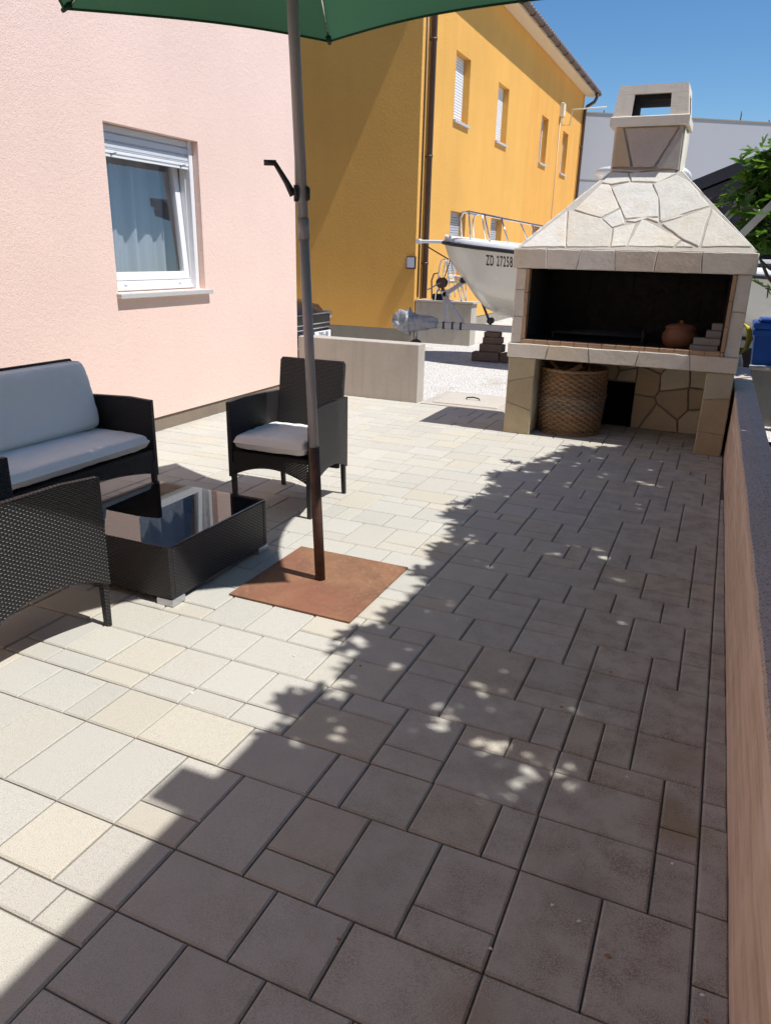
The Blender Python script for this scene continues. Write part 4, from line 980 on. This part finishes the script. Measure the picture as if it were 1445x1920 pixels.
mb = MB(); mb.box(-1.7, BY-.72, 1.55, 1.1, BY+.72, 1.75, ch=.05); cab = mb.build('cabin', M['boat_white'], t)
for xa in (-1.5, -.75, 0, .45):
    mb = MB(); mb.box(xa, BY-.724, 1.60, xa+.42, BY-.716, 1.70); mb.build('cabin_window', M['dark_glass'], cab)
vs, fs = text_mb('ZD 27258', .20, .43)
mb = MB(); out = []; okk = True
for (x, y) in vs:
    xx = -3.08+x; zz = 1.485+y-.045*(x)
    hit = bvh.ray_cast(Vector((xx+.0, BY-3, zz)), Vector((0, 1, 0)))
    out.append((xx, (hit[0].y if hit[0] else BY-.8)-.004, zz))
mb.add(out, fs); mb.build('registration_number', M['ink'], hull)
# trailer
t = thing('boat_trailer', (-2.5, BY, 0), 'galvanised boat trailer with winch post and long drawbar under the cream boat', 'boat trailer')
mb = MB(); mb.box(-4.15, BY-.045, .44, 1.0, BY+.045, .54, ch=.005); mb.box(-4.85, BY-.035, .45, -3.95, BY+.035, .525, ch=.005); mb.build('drawbar', M['steel'], t)
for xx in (-4.13, -3.98, -3.84):
    mb = MB(); mb.box(xx, BY-.052, .433, xx+.03, BY+.052, .547); mb.build('clamp_plate', M['dark_wood'], t)
mb = MB(); mb.bar((-4.08, BY, .54), (-4.14, BY, 1.02), .06, .06); mb.bar((-3.80, BY, .54), (-4.16, BY, .98), .045, .05); mb.bar((-4.15, BY, .95), (-3.82, BY, 1.17), .06, .06); mb.build('winch_post', M['steel'], t)
mb = MB(); mb.tube([(-4.19, BY-.06, 1.14), (-4.19, BY-.045, 1.14)], .08, 20); mb.tube([(-4.19, BY-.044, 1.14), (-4.19, BY+.044, 1.14)], .045, 16); mb.tube([(-4.19, BY+.045, 1.14), (-4.19, BY+.06, 1.14)], .08, 20); mb.bar((-4.19, BY, 1.10), (-4.14, BY, .98), .05, .04); wn_ = mb.build('winch', M['brown_pipe'], t)
mb = MB(); mb.tube([(-4.19, BY-.06, 1.14), (-4.19, BY-.10, 1.14), (-4.36, BY-.10, 1.04), (-4.36, BY-.17, 1.04)], .01, 8); mb.build('handle', M['steel'], wn_)
mb = MB(); mb.tube([(-4.16, BY, 1.2), (-4.07, BY, 1.47)], .008, 6); mb.build('strap', M['rubber'], wn_)
mb = MB(); mb.tube([(-3.83, BY-.06, 1.19), (-3.83, BY+.06, 1.19)], .045, 14); mb.build('bow_stop', M['rubber'], t)
mb = MB(); mb.tube([(-3.35, BY-.05, .60), (-3.35, BY+.05, .60)], .05, 14); mb.bar((-3.35, BY, .5), (-3.35, BY, .6), .03, .03); mb.bar((-3.55, BY+.05, .92), (-3.36, BY+.05, .54), .03, .03); mb.build('keel_roller', M['rubber'], t)
mb = MB(); mb.box(-.05, BY-.95, .38, .05, BY+.95, .46); mb.build('axle', M['steel'], t)
for s in (-1, 1):
    mb = MB(); yc = BY+s*1.05; prof = [(.16, -.08), (.27, -.085), (.30, -.06), (.30, .06), (.27, .085), (.16, .08)]
    b = 0
    for r_, w in prof:
        for k in range(28): a = 2*math.pi*k/28; mb.v.append(Vector((r_*math.cos(a), yc+w, .30+r_*math.sin(a))))
    for i in range(5):
        for k in range(28): mb.face((i*28+k, i*28+(k+1) % 28, (i+1)*28+(k+1) % 28, (i+1)*28+k), None, True)
    wh = mb.build('wheel', M['rubber'], t)
    mb = MB(); mb.tube([(0, yc-.05, .30), (0, yc+.05, .30)], .162, 24); mb.build('rim', M['steel'], wh)
mb = MB(); mb.tube([(-4.62, BY+.06, .12), (-4.62, BY+.06, .62)], .024, 10); jk = mb.build('jockey_leg', M['steel'], t)
mb = MB(); mb.tube([(-4.62, BY+.035, .115), (-4.62, BY+.085, .115)], .115, 20); mb.build('jockey_wheel', M['rubber'], jk)
# plastic cover knotted over the coupling
mb = MB(); nu, nv = 40, 30
for i in range(nu+1):
    u = i/nu
    for j in range(nv):
        a = 2*math.pi*j/nv; rr = (.20*math.sin(math.pi*min(1, .06+u*1.15))**.6 if u < .42 else .085+.10*(1-u)) ; x = -5.02+.80*u
        nz = noise.noise((x*6, math.cos(a)*1.6, math.sin(a)*1.6))*.20+noise.noise((x*17, math.cos(a)*4, math.sin(a)*4))*.10
        r_ = max(.01, rr*(1+nz*2.4)) if 0 < i < nu else .02
        mb.v.append(Vector((x, BY+r_*math.cos(a)*.85, .50+r_*math.sin(a)*(1.0 if math.sin(a) > 0 else .85))))
for i in range(nu):
    for j in range(nv): mb.face((i*nv+j, i*nv+(j+1) % nv, (i+1)*nv+(j+1) % nv, (i+1)*nv+j), None, True)
tag(mb.build('plastic_cover', M['tarp'], None), 'crumpled grey plastic sheet wrapped over the front of the trailer drawbar', 'plastic cover')
# stacked blocks carrying the drawbar
blocks = [(-3.55, 11.35, 0, .42, .2, .135, 3, 'dark block lowest on the left of the pile under the trailer'), (-3.10, 11.40, 0, .22, .22, .135, -8, 'dark block lowest on the right of the pile under the trailer'),
          (-3.45, 11.42, .136, .36, .2, .12, -4, 'dark block second layer of the pile under the trailer'), (-3.43, 11.48, .257, .30, .2, .10, 6, 'dark block third layer of the pile under the trailer'), (-3.41, 11.50, .358, .24, .16, .078, -5, 'thin dark block topmost under the trailer drawbar')]
for (x, y, z, w, d, h, a, lab) in blocks:
    mb = MB(); mb.box(-w/2, -d/2, 0, w/2, d/2, h, ch=.008, mat=Matrix.Translation((x+w/2, y+d/2, z)) @ Matrix.Rotation(R(a), 4, 'Z')); tag(mb.build('support_block', M['darkbrick'], None), lab, 'block', 'blocks piled under the trailer')
# steel step ladder and hoop on the landing
t = thing('step_ladder', (-4.65, 13.7, .766), 'small folding steel step ladder with looped handrails on the concrete landing', 'step ladder')
yl = 13.30; z0_ = .766
for s in (0, .26):
    mb = MB(); mb.tube([(-4.92, yl+s, z0_), (-4.86, yl+s, 1.36), (-4.83, yl+s, 1.46), (-4.78, yl+s, 1.49), (-4.73, yl+s, 1.44), (-4.62, yl+s, z0_+.05)], .014, 8); mb.build('side_rail', M['chrome'], t)
    mb = MB(); mb.tube([(-4.42, yl+s, z0_), (-4.55, yl+s, 1.20), (-4.45, yl+s, 1.18), (-4.40, yl+s, z0_)], .012, 8); mb.build('rear_leg', M['chrome'], t)
for zz, xx in ((.95, -4.70), (1.12, -4.74), (1.18, -4.5)):
    mb = MB(); mb.box(xx-.09, yl, zz-.012, xx+.09, yl+.26, zz+.012, ch=.003); mb.build('tread', M['boat_white'], t)
t = thing('hose_hoop', (-5.1, 13.6, .766), 'dark hoop of stiff hose standing on the landing beside the downpipe', 'hose')
mb = MB(); mb.tube([(-5.06, 13.5, .78), (-5.08, 13.5, 1.1), (-5.04, 13.5, 1.22), (-4.96, 13.5, 1.24), (-4.92, 13.5, 1.15), (-4.93, 13.52, .95), (-5.02, 13.54, .85)], .014, 8); mb.build('hose_body', M['brown_pipe'], t)
t = thing('toolbox', (-4.85, 13.45, .766), 'small dark blue box on the front edge of the landing', 'box')
mb = MB(); mb.box(-4.98, 13.32, .766, -4.72, 13.5, .88, ch=.01); mb.build('body', M['car_paint'], t)
mb = MB(); mb.tube([(-4.93, 13.41, .88), (-4.92, 13.41, .93), (-4.78, 13.41, .93), (-4.77, 13.41, .88)], .008, 6); mb.build('handle', M['white_pvc'], t)

# ---------------------------------------------------------------- dark car between the houses
t = thing('parked_car', (-8, 10.2, 0), 'dark blue car parked between the pink and the yellow house, nose showing', 'car')
CY, XF = 10.15, -5.78; hwid = .86
def cs(x, zb, zt, w, top): return (x, zb, zt, w, top)
stations = [(-5.78, .26, .55, .62), (-5.86, .20, .66, .76), (-6.0, .18, .76, .84), (-6.3, .18, .82, .88), (-6.9, .18, .88, .9), (-7.3, .18, .92, .9), (-8.6, .18, .95, .9), (-9.6, .2, .95, .88), (-10.0, .25, .9, .8)]
mb = MB()
for (x, zb, zt, w) in stations:
    for (u, v) in ((-1, .0), (-1.0, .5), (-.97, .8), (-.82, 1), (-.4, 1.03), (.4, 1.03), (.82, 1), (.97, .8), (1.0, .5), (1, .0)): mb.v.append(Vector((x, CY+u*w, zb+(zt-zb)*v)))
for i in range(len(stations)-1):
    for k in range(9): mb.face((i*10+k, i*10+k+1, i*10+11+k, i*10+10+k), None, True)
mb.face(list(range(10))[::-1]); mb.face([80+k for k in range(10)]); mb.build('body', M['car_paint'], t)
mb = MB(); cab_ = [(-6.95, .90, .90, .80), (-7.55, .9, 1.42, .66), (-8.9, .9, 1.46, .66), (-9.8, .9, .95, .78)]
for (x, zb, zt, w) in cab_: mb.v += [Vector((x, CY-.84, zb)), Vector((x, CY-w, zt)), Vector((x, CY+w, zt)), Vector((x, CY+.84, zb))]
for i in range(3):
    for k in range(3): mb.face((i*4+k, i*4+k+1, i*4+5+k, i*4+4+k), None, False)
mb.build('cabin_glass', M['dark_glass'], t)
mb = MB(); mb.box(-8.9, CY-.66, 1.462, -7.5, CY+.66, 1.49, ch=.012); mb.build('roof', M['car_paint'], t)
mb = MB(); mb.box(-5.83, CY-.50, .42, -5.765, CY+.64, .64, ch=.01); gr = mb.build('grille', M['black_plastic'], t)
for zz in (.648, .50, .43):
    mb = MB(); mb.box(-5.765, CY-.5, zz, -5.755, CY+.60, zz+.016); mb.build('chrome_bar', M['chrome'], gr)
for s in (-1, 1):
    mb = MB(); mb.box(-5.90, CY+s*.70-.08, .56, -5.80, CY+s*.70+.08, .68, ch=.03); mb.build('headlight', M['chrome'], t)
mb = MB(); mb.box(-5.80, CY-.62, .20, -5.765, CY+.70, .40, ch=.015); mb.build('bumper', M['car_paint'], t)
mb = MB(); mb.box(-5.764, CY+.12, .275, -5.75, CY+.64, .385, ch=.003); pl = mb.build('number_plate', M['plate_white'], t)
vs, fs = text_mb('795-BI', .10, 1.0); mb = MB(); mb.add([(-5.747, CY+.40+x, .330+y) for x, y in vs], fs); mb.build('lettering', M['ink'], pl)
for xx in (-6.6, -9.2):
    for s in (-1, 1):
        mb = MB(); mb.tube([(xx, CY+s*.70, .30), (xx, CY+s*.92, .30)], .31, 24); wh = mb.build('wheel', M['rubber'], t)
        mb = MB(); mb.tube([(xx, CY+s*.80, .30), (xx, CY+s*.925, .30)], .2, 20); mb.build('rim', M['steel'], wh)

# ---------------------------------------------------------------- bin, hose, ladder
t = thing('blue_bin', (.56, 8.85, 0), 'blue plastic wheelie bin with closed lid behind the grey garden wall', 'bin')
mb = MB(); zt = .92
mb.add([(.36, 8.66, .02), (.74, 8.66, .02), (.74, 9.06, .02), (.36, 9.06, .02), (.30, 8.60, zt), (.80, 8.60, zt), (.80, 9.14, zt), (.30, 9.14, zt)], [(3, 2, 1, 0), (4, 5, 6, 7), (0, 1, 5, 4), (1, 2, 6, 5), (2, 3, 7, 6), (3, 0, 4, 7)])
mb.box(.28, 8.57, .86, .82, 9.16, .925, ch=.01); mb.build('body', M['blue_bin'], t, bevel=.015)
mb = MB(); mb.box(.275, 8.55, .93, .825, 9.18, .985, ch=.015); mb.box(.33, 8.60, .986, .77, 9.1, 1.02, ch=.016); mb.tube([(.33, 9.2, .97), (.77, 9.2, .97)], .018, 8); mb.build('lid', M['blue_bin'], t, bevel=.006)
for xx in (.33, .77):
    mb = MB(); mb.tube([(xx-.03, 9.12, .10), (xx+.03, 9.12, .10)], .1, 18); mb.build('wheel', M['rubber'], t)
t = thing('garden_hose', (.16, 8.7, .3), 'coiled yellow garden hose beside the blue bin', 'hose')
mb = MB()
for i in range(3): mb.tube([(.17+.02*i+.12*math.cos(a)*.6, 8.72+.06*i, .80+(.16-.015*i)*math.sin(a)) for a in [2*math.pi*q/28 for q in range(29)]], .011, 8)
mb.build('coil', M['yellow_hose'], t)
mb = MB(); mb.box(.14, 8.70, -.05, .19, 8.9, .82); mb.build('stand', M['dark_wood'], t)
t = thing('aluminium_ladder', (-1.4, 7.95, 0), 'aluminium ladder leaning up to the right behind the barbecue into the fig', 'ladder')
A = Vector((-1.45, 7.72, 0)); B = Vector((1.05, 7.80, 3.06)); dd = (B-A); nl = Vector((-dd.z, 0, dd.x)).normalized(); off = (Vector((0, .80, 0))+nl*.6).normalized()
for s in (0, .36):
    mb = MB(); mb.bar(A+off*s, B+off*s, .025, .065); mb.build('rail', M['alu'], t)
Lr = int(dd.length/.27)
for i in range(1, Lr):
    p = A+dd*(i/Lr); mb = MB(); mb.tube([p, p+off*.36], .015, 8); mb.build('rung', M['alu'], t)

# ---------------------------------------------------------------- fig trees
def leaf_shape():
    pts = []
    lob = [(0, .0), (-.05, -.02), (-.16, .02), (-.30, .06), (-.42, .20), (-.30, .27), (-.18, .26), (-.20, .40), (-.40, .58), (-.38, .68), (-.26, .66), (-.13, .52), (-.13, .66), (-.13, .86), (0, 1.06)]
    return lob + [(-x, y) for x, y in lob[-2:0:-1]]
LS = leaf_shape()
def add_leaf(mb, p, d, up, size, col, curl):
    d = d.normalized(); s = d.cross(up)
    if s.length < 1e-3: s = d.cross(Vector((1, 0, 0)))
    s.normalize(); nrm = s.cross(d)
    def P(x, y): return p + s*(x*size) + d*(y*size) + nrm*size*(.30*abs(x) - curl*(y*y))
    n = len(LS); b = len(mb.v); half = len(LS)//2+1
    left = LS[:half]; right = [LS[0]] + LS[half-1:][::-1][:-1] + [LS[half-1]]
    mid = [(0, .3), (0, .6)]
    vs = [P(x, y) for x, y in LS]; mb.v += vs; L = list(range(half)); Rr = [0]+list(range(half-1, n))[::-1]
    mb.face([b+i for i in L][::-1], col, False); mb.face([b+0]+[b+i for i in Rr[1:]], col, False)
def rand_dir(rg): 
    while True:
        v = Vector((rg.uniform(-1, 1), rg.uniform(-1, 1), rg.uniform(-1, 1)))
        if .05 < v.length < 1: return v.normalized()
GREENS = [(.105, .20, .036), (.085, .175, .036), (.135, .235, .046), (.065, .135, .030), (.17, .255, .06)]
def fig_tree(base, limbs, leaf_pts, label, rg, sz=(.10, .19)):
    t = thing('fig_tree', base, label, 'fig tree', 'fig trees beyond the boundary wall')
    mb = MB()
    for pts, rads in limbs: mb.tube(pts, rads, 9)
    mb.build('trunk', M['bark'], t)
    mb = MB()
    for p in leaf_pts:
        dr = Vector((rg.uniform(-1, 1), rg.uniform(-1, 1), rg.uniform(-.55, .35))); up = Vector((rg.uniform(-.5, .5), rg.uniform(-.5, .5), 1))
        k = rg.uniform(.8, 1.2); c = rg.choice(GREENS); add_leaf(mb, Vector(p), dr, up, rg.uniform(*sz), tuple(x*k for x in c), rg.uniform(.05, .35))
    mb.build('crown', M['leaf'], t)
    return t
def limb(a, b, rg, r0, r1, wob=.12):
    a, b = Vector(a), Vector(b); pts = []; rs = []
    for i in range(7):
        u = i/6; pts.append(a.lerp(b, u)+Vector((rg.uniform(-1, 1), rg.uniform(-1, 1), rg.uniform(-.5, .5)))*wob*math.sin(math.pi*u)); rs.append(r0+(r1-r0)*u)
    return pts, rs
# the one in the picture
rg = random.Random(31); base = (1.0, 8.25, 0); limbs = []; pts = []
limbs.append(limb((1.0, 8.25, -.05), (.9, 8.2, .9), rg, .09, .07))
tw = [(.10, 8.0, 2.42), (.28, 8.1, 2.66), (.0, 7.95, 2.12), (.14, 8.25, 2.2), (.38, 8.0, 2.4), (.55, 8.1, 2.75), (.22, 7.9, 1.78), (.05, 8.15, 1.72), (.45, 8.0, 1.95), (.7, 8.2, 2.3), (.9, 8.3, 2.7), (1.2, 8.2, 2.5), (1.4, 8.4, 2.1), (.5, 8.2, 1.8), (.8, 7.9, 1.8), (1.1, 8.0, 2.0), (1.3, 8.6, 2.7), (.6, 8.6, 2.5), (.65, 7.95, 1.6), (.25, 7.95, 2.0), (.08, 8.0, 2.3), (.42, 8.1, 2.2), (.14, 8.2, 1.95), (.3, 8.05, 2.15), (.40, 7.95, 1.62), (.2, 8.02, 1.6)]
for q in tw:
    limbs.append(limb((.9, 8.2, .9+rg.uniform(-.2, .2)), q, rg, .035, .008, .10))
    for _ in range(36):
        d = rand_dir(rg); pts.append(Vector(q)+Vector((d.x*.19, d.y*.22, d.z*.15))*rg.uniform(.3, 1.0))
pts = [p for p in pts if p.x > -.16+.35*max(0, p.z-2.25) and p.z > 1.66-.3*max(0, p.x-.5)]
pts += [Vector((.24, 6.9, 1.38)), Vector((.27, 7.0, 1.40))]
limbs.append(limb((.9, 8.1, 1.1), (.26, 6.95, 1.37), rg, .02, .005, .04))
fig_tree(base, limbs, pts, 'leafy fig tree with bright lobed leaves right of the barbecue hood', rg, (.11, .19))
# two more along the outer side of the boundary wall, shading the terrace
def edge(y):
    K = [(1.3, -1.20), (2.0, -1.23), (2.65, -1.20), (3.25, -1.21), (4.2, -1.34), (4.95, -1.40), (5.8, -1.30), (6.45, -1.05), (6.9, -.65), (7.6, -.5)]
    for (a, xa), (b, xb) in zip(K, K[1:]):
        if a <= y <= b: return xa+(xb-xa)*(y-a)/(b-a)
    return -.6
tx = math.cos(R(EL))/math.sin(R(EL))
FLECKS = [(-0.44,2.31,0.061),(-0.40,2.30,0.041),(-0.37,1.95,0.058),(-0.29,2.06,0.041),(-0.61,2.36,0.029),(-0.55,2.34,0.029),(-0.54,2.03,0.042),(-0.47,2.11,0.039),(-0.47,2.03,0.034),(-0.72,1.97,0.023),(-1.00,1.93,0.027),(-0.15,2.00,0.026),(-0.47,1.83,0.021),(-0.61,2.53,0.022),(-0.25,3.22,0.052),(-0.21,3.16,0.025),(-0.16,3.04,0.020),(-0.29,2.75,0.028),(-0.51,3.17,0.015),(-0.58,3.01,0.015),(-0.42,4.11,0.032),(-0.44,3.96,0.025),(-0.34,5.54,0.042),(-0.16,5.15,0.047),(-0.47,5.55,0.033),(-0.77,5.55,0.059),(-0.80,6.14,0.046),(-0.99,5.85,0.044),(-1.04,5.32,0.049),(-0.25,6.35,0.038),(-0.19,4.67,0.036),(-0.44,5.97,0.031),(-0.08,7.17,0.042),(-0.37,4.42,0.027),(-0.31,3.67,0.023),(-0.70,2.15,0.016),(-0.69,2.24,0.020),(-0.40,5.09,0.027),(-0.75,5.04,0.031)]
tay = tx*math.tan(R(AZ))
def shade_leaves(ya, yb, n, rg):
    out = []
    while len(out) < n:
        y = rg.uniform(ya, yb); z = rg.uniform(2.85, 3.9); xs = edge(y+tay*z)
        e = .17*noise.noise((y*2.3, z*.4, 1.0))+.10*noise.noise((y*6.5, z*.8, 3.0))
        lo = max(.24, xs+tx*z+.02+e); q = rg.random(); x = lo+(2.35-lo)*q
        if x-lo < .22 and rg.random() < .45: continue
        if y > 6.4 and x < .82+tx*(z-2.9): continue
        if noise.noise((x*1.7+4, y*1.7, z*1.7)) < -.50: continue
        sx, sy = x-tx*z, y+tay*z
        if any((sx-a)**2+((sy-b)*1.1)**2 < (c*.85+.050)**2 for a, b, c in FLECKS): continue
        out.append(Vector((x, y, z)))
    return out
for (by, ya, yb, n, lab, sd) in ((3.1, 1.60, 4.3, 2700, 'fig tree outside the boundary wall nearest the camera, shading the terrace', 41), (5.6, 4.1, 7.3, 3100, 'middle fig tree outside the boundary wall, its crown shading the paving before the barbecue', 42)):
    rg = random.Random(sd); limbs = [limb((1.5, by, -.05), (1.4, by, 1.5), rg, .11, .08)]; lv = shade_leaves(ya, yb, n, rg)
    for q in lv[::70]: limbs.append(limb((1.4, by, 1.3+rg.uniform(0, .3)), q, rg, .04, .006, .15))
    if sd == 42: limbs.append(limb((1.3, 4.62, 2.72), (.13, 4.66, 2.92), rg, .03, .022, .01))
    fig_tree((1.5, by, 0), limbs, lv, lab, rg, (.12, .21))

# ---------------------------------------------------------------- neighbour's house behind the wall on the right, out of frame
t = thing('neighbour_house', (4, -3, 0), 'plain cream neighbouring house beside the boundary wall, casting the straight shadow over the near paving', 'house')
hx = .50; hz = (hx+1.245)/tx; hy = 1.80-tx*math.tan(R(AZ))*hz
M['cream_wall'] = stucco('cream_render', (.62, .55, .45), .05, 150, .008)
mb = MB(); mb.box(hx+.02, -9, -.05, 8, hy-.02, hz-.14); mb.build('wall', M['cream_wall'], t)
mb = MB(); mb.box(hx, -9.02, hz-.14, 8.02, hy, hz); rf = mb.build('roof_slab', M['concrete_grey'], t)
mb = MB(); mb.box(hx, hy-.42, hz+.0005, hx+.2, hy-.255, hz+.25); mb.build('vent', M['concrete_grey'], rf)
mb = MB(); mb.box(2.4, hy-.035, 1.0, 3.5, hy-.02, 2.2); w_ = mb.build('window', M['white_pvc'], t)
mb = MB(); mb.box(2.48, hy-.02, 1.08, 3.42, hy-.012, 2.12); mb.build('pane', M['dark_glass'], w_)
